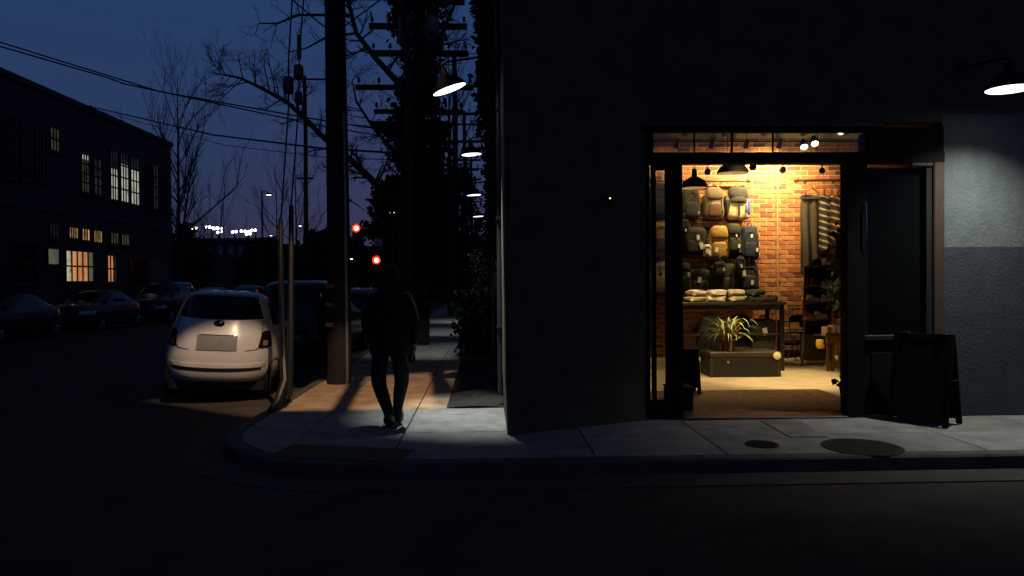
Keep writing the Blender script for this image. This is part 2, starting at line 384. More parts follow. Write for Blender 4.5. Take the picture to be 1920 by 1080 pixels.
# sidelight: low panel, frame, glass, meeting stile
part(MB().b2((XL + .036, FY + .02, .02), (XS, FY + .1, .22), ch=.006), 'bottom_rail', blackpaint)
part(MB().b2((XL + .036, FY + .055, .22), (XS, FY + .061, ZT0)), 'side_glass', glass)
xm = at(1228, 500, FY).x
part(MB().b2((xm - .02, FY + .02, .22), (xm + .02, FY + .1, ZT0), ch=.004), 'glazing_bar', blackpaint)
zt = at(1240, 317, FY).z
part(MB().b2((xm + .021, FY + .02, zt), (XS, FY + .1, ZT0)), 'top_rail', blackpaint)
part(MB().b2((XD0, FY - .05, 0.0), (XD1, FY + .3, .022), ch=.006), 'threshold', mat('threshold_metal', (.05, .045, .04), .5, metal=.5))
# open leaf on the right with dark glass, kick panel and brown timber frame
zk = at(1680, 628, FY).z
part(MB().b2((XJ, FY + .02, .02), (XW - .13, FY + .12, zk - .06), ch=.008), 'kick_panel', mat('panel_paint', (.008, .008, .008), .7, spec=.12))
part(MB().b2((XJ + .1, FY + .005, .18), (XW - .28, FY + .021, zk - .2), ch=.006), 'raised_panel', mat('panel_paint', (.008, .008, .008), .7, spec=.12))
part(MB().b2((XJ, FY - .03, zk - .06), (XW - .13, FY + .14, zk), ch=.006), 'sill', mat('sill_paint', (.02, .019, .018), .5, spec=.2))
part(MB().b2((XJ + .05, FY + .06, zk), (XW - .2, FY + .066, ZT0 - .05)), 'window_pane', mat('dark_glass', (.004, .005, .005), .15, spec=.2))
part(MB().b2((XJ, FY - .01, zk), (XJ + .05, FY + .12, ZT0), ch=.004), 'window_stile', blackpaint)
part(MB().b2((XW - .2, FY - .01, zk), (XW - .13, FY + .12, ZT0 - .02), ch=.004), 'window_stile', mat('grey_stile', (.02, .021, .021), .5, spec=.2))
part(MB().b2((XW - .128, FY - .04, 0.0), (XW - .0, FY + .16, ZT0 + .04), ch=.012), 'frame_post', timber)
part(MB().b2((XJ + .55, FY - .036, ZT0 - .045), (XW - .13, FY + .15, ZT0 + .03), ch=.01), 'frame_head', timber)
part(MB().tube([(XJ + .012, FY - .045, 1.9), (XJ + .012, FY - .06, 2.0), (XJ + .012, FY - .06, 2.35), (XJ + .012, FY - .045, 2.45)], .007, 8), 'door_handle', mat('steel', (.6, .62, .65), .2, metal=1.0), smooth=True)  # steel bar added as the frame edge's reflected glint, not a real handle

# ---- shop interior
RX0, RX1, CZ = 1.9, 9.0, 4.62
floorm = mat('shop_floor', (.46, .38, .26), .5, noise=.22, scale=2.5, bump=.001, bscale=40, detail=9)
part(MB().b2((RX0 - .1, FY + .3, -.1), (RX1 + .1, BY, .012)), 'shop_floor', floorm)
part(MB().b2((XD0 - .3, FY + .31, .0125), (XD1 + .6, at(1420, 735, 11).y if False else 10.45, .022), ch=.004), 'door_mat', mat('coir_mat', (.15, .095, .05), .98, noise=.45, scale=9, bump=.01, bscale=200))
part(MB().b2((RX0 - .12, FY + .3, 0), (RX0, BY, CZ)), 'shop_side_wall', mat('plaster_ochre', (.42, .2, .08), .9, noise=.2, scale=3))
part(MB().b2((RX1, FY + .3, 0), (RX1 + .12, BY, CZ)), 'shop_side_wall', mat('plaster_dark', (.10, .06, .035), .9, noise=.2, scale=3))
part(MB().b2((RX0, FY + .3, CZ), (RX1, BY, CZ + .1)), 'shop_ceiling', mat('ceiling_dark', (.06, .04, .025), .8, noise=.3, scale=2))
for k in range(9):
    x = RX0 + .5 + k * .8
    part(MB().b2((x - .04, FY + .3, CZ - .16), (x + .04, BY - .13, CZ - .002)), 'joist', mat('joist_wood', (.16, .085, .04), .8, noise=.4, scale=4, stretch=(8, 1, 8)))
bw = part(MB().b2((RX0, BY, 0), (RX1, BY + .2, CZ)), 'brick_wall', mortar)
# bricks: the ones in view one by one, the rest joined
bl, bh, gj = .282, .0945, .014
meshes = []
for k in range(5):
    mb = MB(); mb.box((0, 0, 0), (bl - gj, .05, bh - gj), ch=.005)
    me = bpy.data.meshes.new('brick'); me.from_pydata([tuple(v) for v in mb.v], [], mb.f); me.materials.append(brickm[k]); meshes.append(me)
def proj(p):
    q = cam_rot.transposed() @ (Vector(p) - CAM); return 960 + F * q.x / -q.z, 540 - F * q.y / -q.z
hid = [(1280, 350, 1405, 560), (1503, 366, 1590, 560)]
cand = []; rest = MB()
for r in range(int((CZ - .1) / bh)):
    z = .05 + r * bh
    for c in range(-1, int((RX1 - RX0) / bl) + 1):
        x = RX0 + .14 + c * bl + (bl / 2 if r % 2 else 0)
        if x - bl / 2 < RX0 or x + bl / 2 > RX1: continue
        px, py = proj((x, BY, z))
        vis = 1282 < px < 1582 and 306 < py < 600 and not any(a < px < b2_ and t < py < b_ for a, t, b2_, b_ in hid)
        k = rnd.choices(range(5), [5, 4, 3, 2, 2])[0]; dy = rnd.uniform(-.006, .006); rz = rnd.uniform(-.012, .012)
        cand.append((not vis, abs(px - 1455), x, z, k, dy, rz))
cand.sort(key=lambda t: (t[0], t[1]))
bricks_single = 0
for i, (nv, _, x, z, k, dy, rz) in enumerate(cand):
    if i < 300 and not nv:
        ob = bpy.data.objects.new('brick', meshes[k]); COL.objects.link(ob); ob.parent = bw
        ob.location = (x - 4, BY - FY + .012 + dy * .5, z); ob.rotation_euler = (0, rz, 0); bricks_single += 1
    else:
        rest.box((x, BY + .012 + dy * .5, z), (bl - gj, .05, bh - gj), ch=.005, m=k)
rest.build('brickwork', brickm, bw, w=True)['kind'] = 'stuff'
# conduit and pilaster line on the wall
xc = at(1456, 400, BY).x
part(MB().tube([(xc, BY - .06, .1), (xc, BY - .06, CZ)], .018, 8), 'conduit', mat('conduit_paint', (.35, .2, .09), .5), smooth=True)

# ---- gooseneck lamps on the walls
enamel = mat('black_enamel', (.005, .005, .005), .6, spec=.15)
def wall_lamp(label, pos, wallpt, diam, power, color, aim, size=156, blend=.25, tilt=None, radius=.06):
    t = thing('wall_lamp', label, 'lamp', pos, 0, 'gooseneck lamps on the walls')
    M = (tilt or Matrix.Identity(3)).to_4x4(); r = diam / 2
    sh = MB().lathe([(r, 0), (r * 1.0, .012), (r * .93, .05), (r * .66, .12), (r * .3, .17), (.05, .2), (.045, .27), (0.0, .28)], 28, M).lathe([(r * .97, .004), (r * .9, .045), (r * .62, .11), (.03, .16)], 28, M)
    sh.build('shade', enamel, t, smooth=True)
    MB().lathe([(r * .965, .003), (0.0, .0025)], 28, M).build('lens', emis('lamp_white', (.95, .98, 1.0), 2.6), t)
    w = Vector(wallpt) - Vector(pos); top = (M @ Vector((0, 0, .26)))
    pts = [top - Vector((0, 0, .02)), top + Vector((0, 0, .05)), top + Vector((w.x * .08, w.y * .08, .09)), top + Vector((w.x * .5, w.y * .5, .13)), Vector((w.x, w.y, top.z + .2))]
    MB().tube(pts, .014, 8).build('arm', enamel, t, smooth=True)
    n = w.normalized()
    MB().lathe([(.07, 0), (.07, .02), (.02, .05)], 16, Matrix.Translation(Vector((w.x, w.y, top.z + .2))) @ (-Vector((n.x, n.y, 0))).to_track_quat('Z', 'Y').to_matrix().to_4x4(), cap=True).build('mount', enamel, t, smooth=True)
    lp = Vector(pos) + (M @ Vector((0, 0, -.015)))
    light('SPOT', 'lamp_light', lp, lp + Vector(aim), power, color, t, size=size, blend=blend, radius=radius)
    return t
cool = (.90, 1.0, .98)
p1 = at(843, 168, 9.25)
wall_lamp('nearest side wall lamp, its wide disc tilted up to the right', p1, (CX, p1.y, p1.z), .44, 820, cool, (.10, -.05, -1), size=50, blend=1.0, tilt=Matrix.Rotation(R(-20), 3, 'Y') @ Matrix.Rotation(R(4), 3, 'X'), radius=.03)
sl = [(884, 290, 15.5, 'second lamp along the side wall, level disc before bare branches'), (889, 366, 21.8, 'third lamp along the side wall, thin bright disc'), (897, 406, 28.0, 'farthest and smallest lamp along the side wall')]
for px, py, Y, lab in sl:
    p = at(px, py, Y); wall_lamp(lab, p, (CX, p.y, p.z), .42, 240, cool, (-.2, .35, -1), size=56, blend=.9, tilt=Matrix.Rotation(R(-4), 3, 'Y'))
pr = at(1893, 168, 7.62)
wall_lamp('lamp above the pale stucco wall at the right edge', pr, (pr.x, FY, pr.z), .46, 275, (.95, 1.0, .93), (0, .10, -1), size=116, blend=1.0)

# ---- climbing plant on the side wall
def leafcloud(mb, pts, n, s, flat=None):
    for _ in range(n):
        c = rnd.choice(pts); p = Vector(c[:3]) + Vector((rnd.gauss(0, c[3]), rnd.gauss(0, c[4]), rnd.gauss(0, c[5])))
        a = Vector((rnd.gauss(0, 1), rnd.gauss(0, 1), rnd.gauss(0, .7))).normalized(); b = a.orthogonal().normalized(); b.rotate(Matrix.Rotation(rnd.random() * 6.3, 3, a)) 
        L_ = s * rnd.uniform(.6, 1.3); W_ = L_ * .32; c_ = a.cross(b)
        mb.add([p, p + b * L_ * .5 + c_ * W_ + a * L_ * .06, p + b * L_, p + b * L_ * .5 - c_ * W_ + a * L_ * .06], [(0, 1, 2, 3)])
ivy_leaf = mat('dark_leaf', (.010, .015, .008), .8, noise=.4, scale=3, spec=.08)
bark = mat('bark', (.055, .045, .036), .95, noise=.4, scale=9, bump=.01, bscale=30, stretch=(1, 1, .3))
vt = thing('climbing_vine', 'leafy vine climbing the side wall above the row of lamps', 'vine', (0.1, 12, 0))
mb = MB()
for k in range(4): mb.tube([(.12, 11.2 + k * 1.1 + .2 * math.sin(j * 1.3 + k), .02 + j * .55) for j in range(12)], [.03 - .002 * j for j in range(12)], 6)
mb.build('stems', bark, vt, w=True)
mb = MB(); pts = []
for k in range(150):
    z = rnd.uniform(2.2, 7.6); yy = rnd.uniform(10.3, 15.6); pts.append((.15 - rnd.random() * (.08 if z < 4.2 else .26), yy, z, .035, .22, .2))
leafcloud(mb, pts, 6200, .11); mb.build('foliage', ivy_leaf, vt, w=True)['kind'] = 'stuff'
# shrub beside the pavement
st = thing('shrub', 'low dark shrub leaning over the pavement from the planting bed', 'shrub', (-.15, 16.5, 0))
mb = MB()
for k in range(16):
    a = rnd.random() * 6.28; e = rnd.uniform(.4, 1.0); q = Vector((-.1, 16.5 + rnd.uniform(-.8, .8), 0)); mb.tube([q, q + Vector((math.cos(a) * .2, math.sin(a) * .3, e * .6)), q + Vector((math.cos(a) * .5 * e, math.sin(a) * .6 * e, e * 1.0))], [.014, .01, .004], 5)
mb.build('stems', bark, st, w=True)
pts = [(-.12 + rnd.uniform(-.42, .3) * (1 - .3 * abs(z - .6)), 16.5 + rnd.uniform(-1.0, 1.0), z, .1, .18, .1) for z in [rnd.uniform(.14, 1.25) for _ in range(70)]]
mb = MB(); leafcloud(mb, pts, 2600, .13); mb.build('foliage', ivy_leaf, st, w=True)['kind'] = 'stuff'
# second taller hedge plants farther along the wall
for k, (yy, h, lab) in enumerate(((24, 2.6, 'tall dark shrub by the side wall beneath the third lamp'), (33, 3.4, 'farthest tall dark shrub by the side wall'))):
    st = thing('tall_shrub', lab, 'shrub', (-.1, yy, 0))
    mb = MB()
    for q in range(6): mb.tube([(-.05, yy + q * .3 - .8, 0), (-.1 + rnd.uniform(-.2, .1), yy + q * .35 - .9, h * .7)], [.03, .01], 6)
    mb.build('stems', bark, st, w=True)
    mb = MB(); leafcloud(mb, [(-.12 + rnd.uniform(-.25, .15), yy + rnd.uniform(-1.6, 1.6), rnd.uniform(.3, h), .1, .2, .15) for _ in range(80)], 4200, .09); mb.build('foliage', ivy_leaf, st, w=True)['kind'] = 'stuff'
# ================================================================== SHOP FITTINGS AND GOODS
warm = (1.0, .75, .34)
warmw = (1.0, .72, .34)
steelk = mat('black_steel', (.016, .015, .015), .4, metal=.4)
# pendant lamps
def pendant(label, px, py, Y, diam, power, aimz=-1):
    p = at(px, py, Y); t = thing('pendant_lamp', label, 'lamp', p, 0, 'black dome pendants in the shop'); r = diam / 2
    MB().lathe([(r, 0), (r * 1.0, .01), (r * .95, .06), (r * .75, .12), (r * .4, .165), (.045, .185), (.04, .28), (.02, .31), (0, .31)], 28).build('shade', mat('olive_enamel', (.03, .032, .022), .3), t, smooth=True)
    MB().lathe([(r * .97, .003), (r * .9, .06), (r * .7, .11), (.03, .165)], 28).build('shade_lining', mat('lining', (.7, .6, .4), .6), t, smooth=True)
    MB().tube([(0, 0, .3), (0, 0, CZ - p.z)], .006, 6).build('cord', steelk, t)
    MB().sell((0, 0, .09), (.07, .07, .1), 1, 1, nu=12, nv=8).build('bulb', emis('bulb_warm', (1, .72, .38), 12), t, smooth=True)
    light('SPOT', 'pendant_light', p + Vector((0, 0, .03)), p + Vector((0, 0, -1)), power, warmw, t, size=96, blend=.6, radius=.05)
pendant('black dome pendant hanging lower left, nearest the door post', 1302, 353, 11.6, .42, 130)
pendant('black dome pendant hanging at the top of the doorway', 1374, 325, 12.0, .5, 190)
# lighting track and spot heads
tr = thing('light_track', 'black lighting track across the shop under the ceiling', 'track', at(1450, 305, 12.2) + Vector((0, 0, .06)))
q = tr.location; MB().b2((RX0 + .3, q.y - .02, q.z), (RX1 - .3, q.y + .02, q.z + .03)).build('rail', steelk, tr, w=True)
mb = MB()
for k in range(5): mb.tube([(RX0 + .6 + k * 1.5, q.y, q.z + .03), (RX0 + .6 + k * 1.5, q.y, CZ)], .006, 6)
mb.build('rods', steelk, tr, w=True)
def spothead(label, px, py, Y, target, power, lit=True, size=70):
    p = at(px, py, Y); t = thing('spotlight', label, 'spotlight', p, 0, 'spotlights under the shop ceiling')
    d = (Vector(target) - p).normalized(); M = d.to_track_quat('Z', 'Y').to_matrix().to_4x4()
    MB().lathe([(0, -.102), (.02, -.10), (.045, -.09), (.05, .02), (.056, .07), (.05, .07), (.046, .03)], 16, M).build('housing', steelk, t, smooth=True)
    MB().lathe([(.046, .035), (0, .036)], 16, M).build('lens', emis('spot_lens', (1, .8, .5), 22) , t)
    MB().tube([(0, 0, 0), (0, 0, .09)], .012, 8).build('bracket', steelk, t)
    if power: light('SPOT', 'spot_light', p + d * .075, target, power, warm, t, size=size, blend=.7, radius=.05)
wp = lambda px, py: at(px, py, BY)
spothead('dark spot head at the left of the doorway top', 1327, 322, 12.2, wp(1320, 345), 25, size=62)
spothead('dark spot head just right of the wall conduit', 1468, 318, 12.2, wp(1455, 345), 120, size=66)
spothead('dark spot head above the hanging trousers', 1541, 320, 12.2, wp(1530, 340), 45, size=60)
spothead('glaring spot between the big pendant and the conduit', 1412, 313, 11.0, wp(1405, 335), 40, size=62)
for px, py, Y, lab in ((1507, 268, 10.2, 'left of two glaring spots seen through the transom'), (1527, 262, 10.4, 'right of two glaring spots seen through the transom'), (1576, 239, 10.0, 'highest glaring spot at the right end of the transom')):
    p = at(px, py + 4, Y); spothead(lab, px, py + 4, Y, p + Vector((-.25, -.9, -.75)), 0)
added_track = thing('light_track', 'added short lighting track close to the brick wall', 'track', (5.6, 14.15, 4.2))
MB().b2((2.6, 14.13, 4.2), (8.2, 14.17, 4.23)).build('rail', steelk, added_track, w=True)
for x in (3.0, 5.0, 7.6): MB().tube([(x, 14.15, 4.23), (x, 14.15, CZ)], .006, 6).build('rod', steelk, added_track, w=True)
for px, pw, lab in ((1270, 40, 'added wall washer spot above the sidelight'), (1335, 75, 'added wall washer spot above the taupe backpack'), (1400, 230, 'added wall washer spot left of the conduit'), (1462, 640, 'added wall washer spot straight above the conduit'), (1530, 120, 'added wall washer spot above the hanging trousers')):
    p = at(px, 270, 14.15); a_ = at(px, 420, BY); spothead(lab, px, 270, 14.15, (p.x, BY, p.z - .75), pw, size=112)  # spots and track added to brighten the top of the bricks
light('SPOT', 'spot_light', at(1510, 280, 10.2), (4.6, 11.6, 0), 950, warmw, None, size=50, blend=.8, radius=.08)

# wall rails
def rail(label, px0, px1, py, Y, r=.016, brackets=2, name='wall_rail'):
    a = at(px0, py, Y); b = at(px1, py, Y); b.z = a.z
    t = thing(name, label, 'rail', a); MB().tube([a, b], r, 10).build('bar', mat('brown_pipe', (.07, .03, .018), .45, metal=.4), t, w=True, smooth=True)
    mb = MB().sell(a, (r * 4,) * 3, 1, 1, nu=10, nv=6).sell(b, (r * 4,) * 3, 1, 1, nu=10, nv=6); mb.build('end_caps', mat('brown_pipe', (.07, .03, .018), .45), t, w=True, smooth=True)
    for k in range(brackets):
        x = a.x + (b.x - a.x) * (k + .5) / brackets; MB().tube([(x, Y, a.z), (x, BY + .01, a.z)], r * .7, 6).build('bracket', steelk, t, w=True)
rail('brown pipe rail above the top row of backpacks', 1222, 1403, 339, BY - .16, .026)
rail('brown pipe rail over the hanging clothes at right', 1493, 1600, 338, BY - .3, .026)
rail('thin rail under the top row of backpacks', 1222, 1400, 410, BY - .12, .01)
rail('short dark rail above the second row of backpacks', 1222, 1332, 426, BY - .12, .016)
rail('thin rail under the second row of backpacks', 1222, 1330, 478, BY - .12, .01)

# backpacks
def cloth(name, c, r=.85): return mat(name, c, r, noise=.3, scale=10, bump=.006, bscale=18)
TAG = mat('paper_tag', (.75, .68, .55), .8)
STRAP = cloth('strap_black', (.02, .019, .018))
def bag(label, px, py, w, h, body, pocket=None, lid=None, side=None, tags=(), dep=.2, Y=None, kind='pack', hang=True, taper=.12):
    Y = Y or BY - .2; c = at(px, py, Y); w = w * Y / F; h = h * Y / F
    t = thing('backpack' if kind == 'pack' else 'duffel_bag', label, 'backpack' if kind == 'pack' else 'bag', c, 0, 'bags on display in the shop')
    MB().sell((0, 0, 0), (w, dep, h), .45, .6, taper, 28, 16, wob=.055).build('body', body, t, smooth=True, ang=60)
    if pocket: MB().sell((rnd.uniform(-.01, .01), -dep * .42, -h * .2), (w * .74, dep * .5, h * .46), .4, .5, .06, 20, 10, wob=.03).build('front_pocket', pocket, t, smooth=True, ang=60)
    if lid: MB().sell((0, -dep * .16, h * .31), (w * .9, dep * 1.0, h * .42), .6, .6, .1, 20, 10, wob=.035).build('lid', lid, t, smooth=True, ang=60)
    if side:
        for s in (-1, 1): MB().sell((s * w * .46, -dep * .1, -h * .12), (w * .2, dep * .7, h * .5), .5, .6, .05, 14, 8).build('side_pocket', side, t, smooth=True, ang=60)
    # handle, zip line, shoulder straps
    MB().tube([(-w * .14, 0, h * .46), (-w * .09, -.01, h * .56), (0, -.012, h * .59), (w * .09, -.01, h * .56), (w * .14, 0, h * .46)], .009, 6).build('handle', STRAP, t, smooth=True)
    for s in (-1, 1):
        MB().tube([(s * w * .2, dep * .35, h * .42), (s * w * .5, dep * .5, h * .2), (s * w * .53, dep * .45, -h * .2), (s * w * .36, dep * .3, -h * .5)], [.016, .02, .016, .01], 6).build('shoulder_strap', STRAP, t, smooth=True)
    z = MB()
    z.tube([(w * .36 * math.sin(a), -dep * (.52 if not lid else .5) * (1 - .12 * abs(math.sin(a))), h * (.02 + .30 * math.cos(a))) for a in [-1.6 + .32 * k for k in range(11)]], .006, 5)
    z.build('zip', STRAP, t)
    for k, (dx, dz, sz) in enumerate(tags):
        o = Vector((dx * w, -dep * .72, dz * h))
        g = MB().box(o, (sz * .6, .004, sz), ch=0, M=Matrix.Rotation(rnd.uniform(-.3, .3), 3, 'Y')).build('price_tag', TAG, t)
        MB().tube([o + Vector((0, 0, sz * .5)), o + Vector((.01, .02, sz * .5 + .08))], .002, 4).build('string', STRAP, g)
    for q in range(3):
        x0 = rnd.uniform(-.42, .42) * w; zt_b = rnd.uniform(-.1, .4) * h; ln_b = rnd.uniform(.35, .75) * h; sx = rnd.uniform(-.03, .03)
        sb_ = MB().tube([(x0, -dep * .5, zt_b), (x0 + sx, -dep * .62, zt_b - ln_b * .4), (x0 + sx * 2, -dep * .58, zt_b - ln_b)], .007, 4).build('compression_strap', STRAP, t)
        MB().box((x0 + sx, -dep * .63, zt_b - ln_b * .4), (.03, .012, .035), ch=.003).build('buckle', steelk, sb_)
    if hang: MB().tube([(0, 0, h * .58), (.0, .0, h * .58 + .06), (.015, .03, h * .58 + .1), (0, .1, h * .58 + .08)], .005, 5).build('hook', steelk, t)
    return t
blk = cloth('nylon_black', (.010, .010, .0105)); gry = cloth('nylon_charcoal', (.017, .015, .013)); tau = cloth('canvas_taupe', (.13, .095, .06)); lea = cloth('leather_brown', (.10, .045, .018), .5)
tan = cloth('canvas_tan', (.42, .31, .17)); blu = cloth('nylon_blue', (.03, .06, .36)); mus = cloth('canvas_mustard', (.34, .19, .045)); olv = cloth('canvas_olive', (.022, .023, .009)); nav = cloth('nylon_navy', (.007, .012, .035))
bag('dark ribbed backpack behind the narrow side window, top row', 1236, 376, 44, 66, blk, gry)
bag('charcoal backpack in the top row, next to the door post', 1295, 381, 34, 62, gry, gry, tags=((.35, -.3, .03),))
bag('taupe backpack with brown leather pocket in the top row', 1338, 382, 36, 60, tau, lea, tau)
tp3 = bag('tan backpack with charcoal lid and blue side pocket', 1382, 382, 42, 62, tan, None, gry, blu)
for ch3 in [c for c in tp3.children if c.name.startswith('side_pocket')][:1]: ch3.data.materials[0] = blk
MB().b2((-.018, -.135, -.24), (.018, -.115, .12)).build('centre_zip', blk, tp3); MB().sell((.0, -.1, .1), (.3, .09, .2), .8, .9, .5, 16, 8).build('lid_point', gry, tp3, smooth=True)
bag('tan backpack behind the narrow side window, second row', 1238, 446, 34, 66, mus, lea)
bag('dark grey satchel with two white tags, second row', 1301, 452, 44, 52, gry, gry, tags=((.1, .12, .09), (.25, -.18, .13)), taper=-.08)
bag('mustard canvas backpack in the second row', 1347, 456, 38, 64, mus, mus, mus, tags=((-.2, -.2, .10),))
bag('olive backpack between the mustard and the navy ones', 1374, 448, 30, 56, olv, olv, olv, tags=((.1, .1, .05), (.25, -.25, .07)))
bag('navy backpack at the right end of the second row', 1405, 456, 34, 66, nav, nav, tags=((.0, .2, .07), (.3, -.2, .07)))
bag('beige backpack behind the narrow side window, third row', 1237, 518, 40, 58, tan, tan)
bag('black tote with a white tag in the third row', 1310, 527, 44, 46, blk, blk, tags=((-.05, .05, .11),), taper=-.1)
bag('wide dark olive duffel bag in the third row', 1356, 522, 62, 58, olv, olv, kind='bag', taper=-.06)
bag('black backpack with hanging tags at the end of the third row', 1402, 518, 40, 58, blk, blk, tags=((-.3, .1, .12), (.1, -.2, .09)))
bag('small black pouch hanging below the charcoal backpack', 1284, 424, 16, 26, blk, None, tags=((.0, -.3, .05),), dep=.1, Y=BY - .34)
bag('small white pouch between the satchel and the mustard backpack', 1326, 470, 14, 24, TAG, None, dep=.1, Y=BY - .36)
bag('small black bag hanging over the olive duffel', 1350, 505, 24, 30, blk, blk, dep=.12, Y=BY - .38, tags=((.2, .0, .07),))
bag('small navy pouch under the navy backpack', 1388, 494, 16, 26, nav, None, dep=.1, Y=BY - .38, tags=((.0, -.2, .06),))
bag('black bag at the left end of the third row by the door post', 1284, 520, 24, 56, blk, blk, dep=.16, Y=BY - .3, tags=((.2, .1, .08),))
# display table with folded clothes
TY = 13.0
ta = at(1262, 566, TY); tb = at(1458, 566, TY); tz = ta.z
tt = thing('display_table', 'tall dark display table under the bags with folded clothes', 'table', (ta.x, TY, 0))
MB().b2((ta.x, TY - .4, tz - .05), (tb.x, TY + .4, tz), ch=.006).build('table_top', mat('dark_wood', (.03, .02, .013), .6, noise=.4, scale=5), tt, w=True)
MB().b2((ta.x + .04, TY - .36, tz - .14), (tb.x - .04, TY - .33, tz - .051)).build('apron', mat('dark_wood', (.03, .02, .013), .6), tt, w=True)
for x in (ta.x + .06, tb.x - .06):
    for yy in (TY - .34, TY + .34): MB().b2((x - .03, yy - .03, .012), (x + .03, yy + .03, tz - .05)).build('leg', steelk, tt, w=True)
MB().b2((ta.x + .05, TY - .3, .62), (tb.x - .05, TY + .34, .65)).build('lower_shelf', mat('dark_wood', (.03, .02, .013), .6), tt, w=True)
crm = cloth('cotton_cream', (.68, .58, .42)); grn = cloth('cotton_green', (.05, .07, .035)); dkc = cloth('cotton_dark', (.03, .03, .03))
def folded(label, px, m, w, z, Y=TY - .12, dep=.34, h=.10):
    p = at(px, 560, Y); t = thing('folded_shirt', label, 'shirt', (p.x, Y, z), rnd.uniform(-.3, .3), 'folded clothes on the display table')
    MB().sell((0, 0, h * .5), (w, dep, h), .4, .4, 0, 26, 10, wob=.06).build('folded_body', m, t, smooth=True, ang=70)
    MB().sell((.01, -dep * .02, h * .93), (w * .85, dep * .85, h * .4), .6, .5, 0, 22, 8, wob=.09).build('top_fold', m, t, smooth=True, ang=70)
folded('cream folded shirt at the left end of the table, lower', 1303, crm, .30, tz); folded('cream folded shirt at the left end of the table, upper', 1305, crm, .28, tz + .10)
folded('cream folded shirt in the middle of the table, lower', 1340, crm, .36, tz); folded('cream folded shirt in the middle of the table, upper', 1342, crm, .34, tz + .10)
folded('cream folded shirt right of middle on the table, lower', 1380, crm, .34, tz); folded('cream folded shirt right of middle on the table, upper', 1378, crm, .31, tz + .10)
folded('dark green folded shirt on the table, lower', 1418, grn, .32, tz); folded('dark green folded shirt on the table, upper', 1414, grn, .28, tz + .10)
folded('charcoal folded shirt at the right end of the table', 1442, dkc, .26, tz)
# bags under the table
bag('dark rucksack under the left half of the table', 1330, 628, 40, 78, blk, gry, Y=12.75, hang=False)
bag('black holdall under the middle of the table', 1386, 620, 46, 62, blk, blk, kind='bag', Y=13.1, hang=False)
bag('grey green tote with a tan tag under the table', 1430, 628, 52, 62, cloth('canvas_sage', (.034, .034, .024)), None, Y=12.9, tags=((-.02, .12, .13),), hang=False, taper=-.06)
pb = thing('paper_sign', 'tan cardboard panel standing under the left end of the table', 'sign', at(1297, 640, 12.9)); pb.location.z = .66
z0 = at(1297, 660, 12.9).z; z1 = at(1297, 603, 12.9).z
pb.location.z = z0
MB().b2((-.16, 0, 0), (.16, .012, z1 - z0)).build('board', mat('card_tan', (.42, .25, .13), .8), pb)
MB().b2((.02, -.003, (z1 - z0) * .65), (.12, -.001, (z1 - z0) * .8)).build('printed_block', mat('print_dark', (.03, .03, .03), .8), pb)
# trunk with brass disc
ca = onz(1332, 708, .012); cb = onz(1468, 708, .012); KYt = ca.y; ch_ = at(1400, 660, KYt).z
ck = thing('storage_trunk', 'black storage trunk with a round brass disc on the shop floor', 'trunk', (ca.x, KYt, .012))
MB().b2((ca.x, KYt, .012), (cb.x, KYt + .55, ch_ - .09), ch=.012).build('body', mat('trunk_black', (.007, .0065, .005), .5, noise=.4, scale=6), ck, w=True)
MB().b2((ca.x - .008, KYt - .01, ch_ - .086), (cb.x + .008, KYt + .56, ch_), ch=.012).build('lid', mat('trunk_lid', (.03, .022, .013), .5, noise=.4, scale=6), ck, w=True)
brass = mat('brass', (.75, .55, .25), .3, metal=.9)
pd = at(1457, 667, KYt - .02); Mx = Matrix.Rotation(R(90), 4, 'X')
MB().lathe([(.062, 0), (.062, .012), (.05, .018), (0, .018)], 24, Matrix.Translation(pd) @ Mx, cap=True).build('round_badge', mat('badge_cream', (.75, .62, .36), .5), ck, w=True, smooth=True)
MB().lathe([(.02, 0), (.022, .015), (0, .022)], 14, Matrix.Translation(at(1365, 679, KYt - .002)) @ Mx).build('clasp', brass, ck, w=True, smooth=True)
for x in (ca.x + .02, cb.x - .02): MB().b2((x - .025, KYt - .006, .014), (x + .025, KYt - .0005, ch_ - .1)).build('corner_strap', mat('strap_dark', (.03, .022, .015), .5), ck, w=True)
# spider plant in a pot on the trunk
sp = at(1366, 657, KYt + .22)
pl = thing('spider_plant', 'striped spider plant in a brown pot on the black trunk', 'potted plant', (sp.x, KYt + .25, ch_))
MB().lathe([(.09, 0), (.12, .17), (.135, .17), (.135, .2), (.115, .2), (.11, .17)], 20).lathe([(.11, .18), (0, .18)], 20).build('pot', mat('terracotta', (.13, .06, .035), .8, noise=.3, scale=9), pl, smooth=True)
lf = MB()
for k in range(60):
    a = rnd.random() * 6.28; Ln = rnd.uniform(.34, .80); up = rnd.uniform(.5, 1.9); W_ = rnd.uniform(.014, .024); pts = []
    for j in range(9):
        s = j / 8; r = Ln * s * (1 - .25 * s); z = .19 + up * .62 * (s - .85 * s * s * (1.2 if up < .8 else .95)); pts.append(Vector((math.cos(a) * r, math.sin(a) * r, z)))
    sd = Vector((-math.sin(a), math.cos(a), 0))
    for side_, mi in ((-1, 0), (0, 1), (1, 0)):
        vs = []
        for j, p in enumerate(pts):
            wd = W_ * (1 - (j / 8) ** 2) + .001; a0, a1 = ((-1, -.35), (-.35, .35), (.35, 1))[side_ + 1]
            vs += [p + sd * wd * a0, p + sd * wd * a1]
        lf.add(vs, [(2 * j, 2 * j + 1, 2 * j + 3, 2 * j + 2) for j in range(8)], mi)
lf.build('leaves', [mat('leaf_green', (.10, .16, .035), .5), mat('leaf_cream', (.5, .5, .25), .5)], pl, smooth=True, ang=80)['kind'] = 'stuff'
fl = MB()
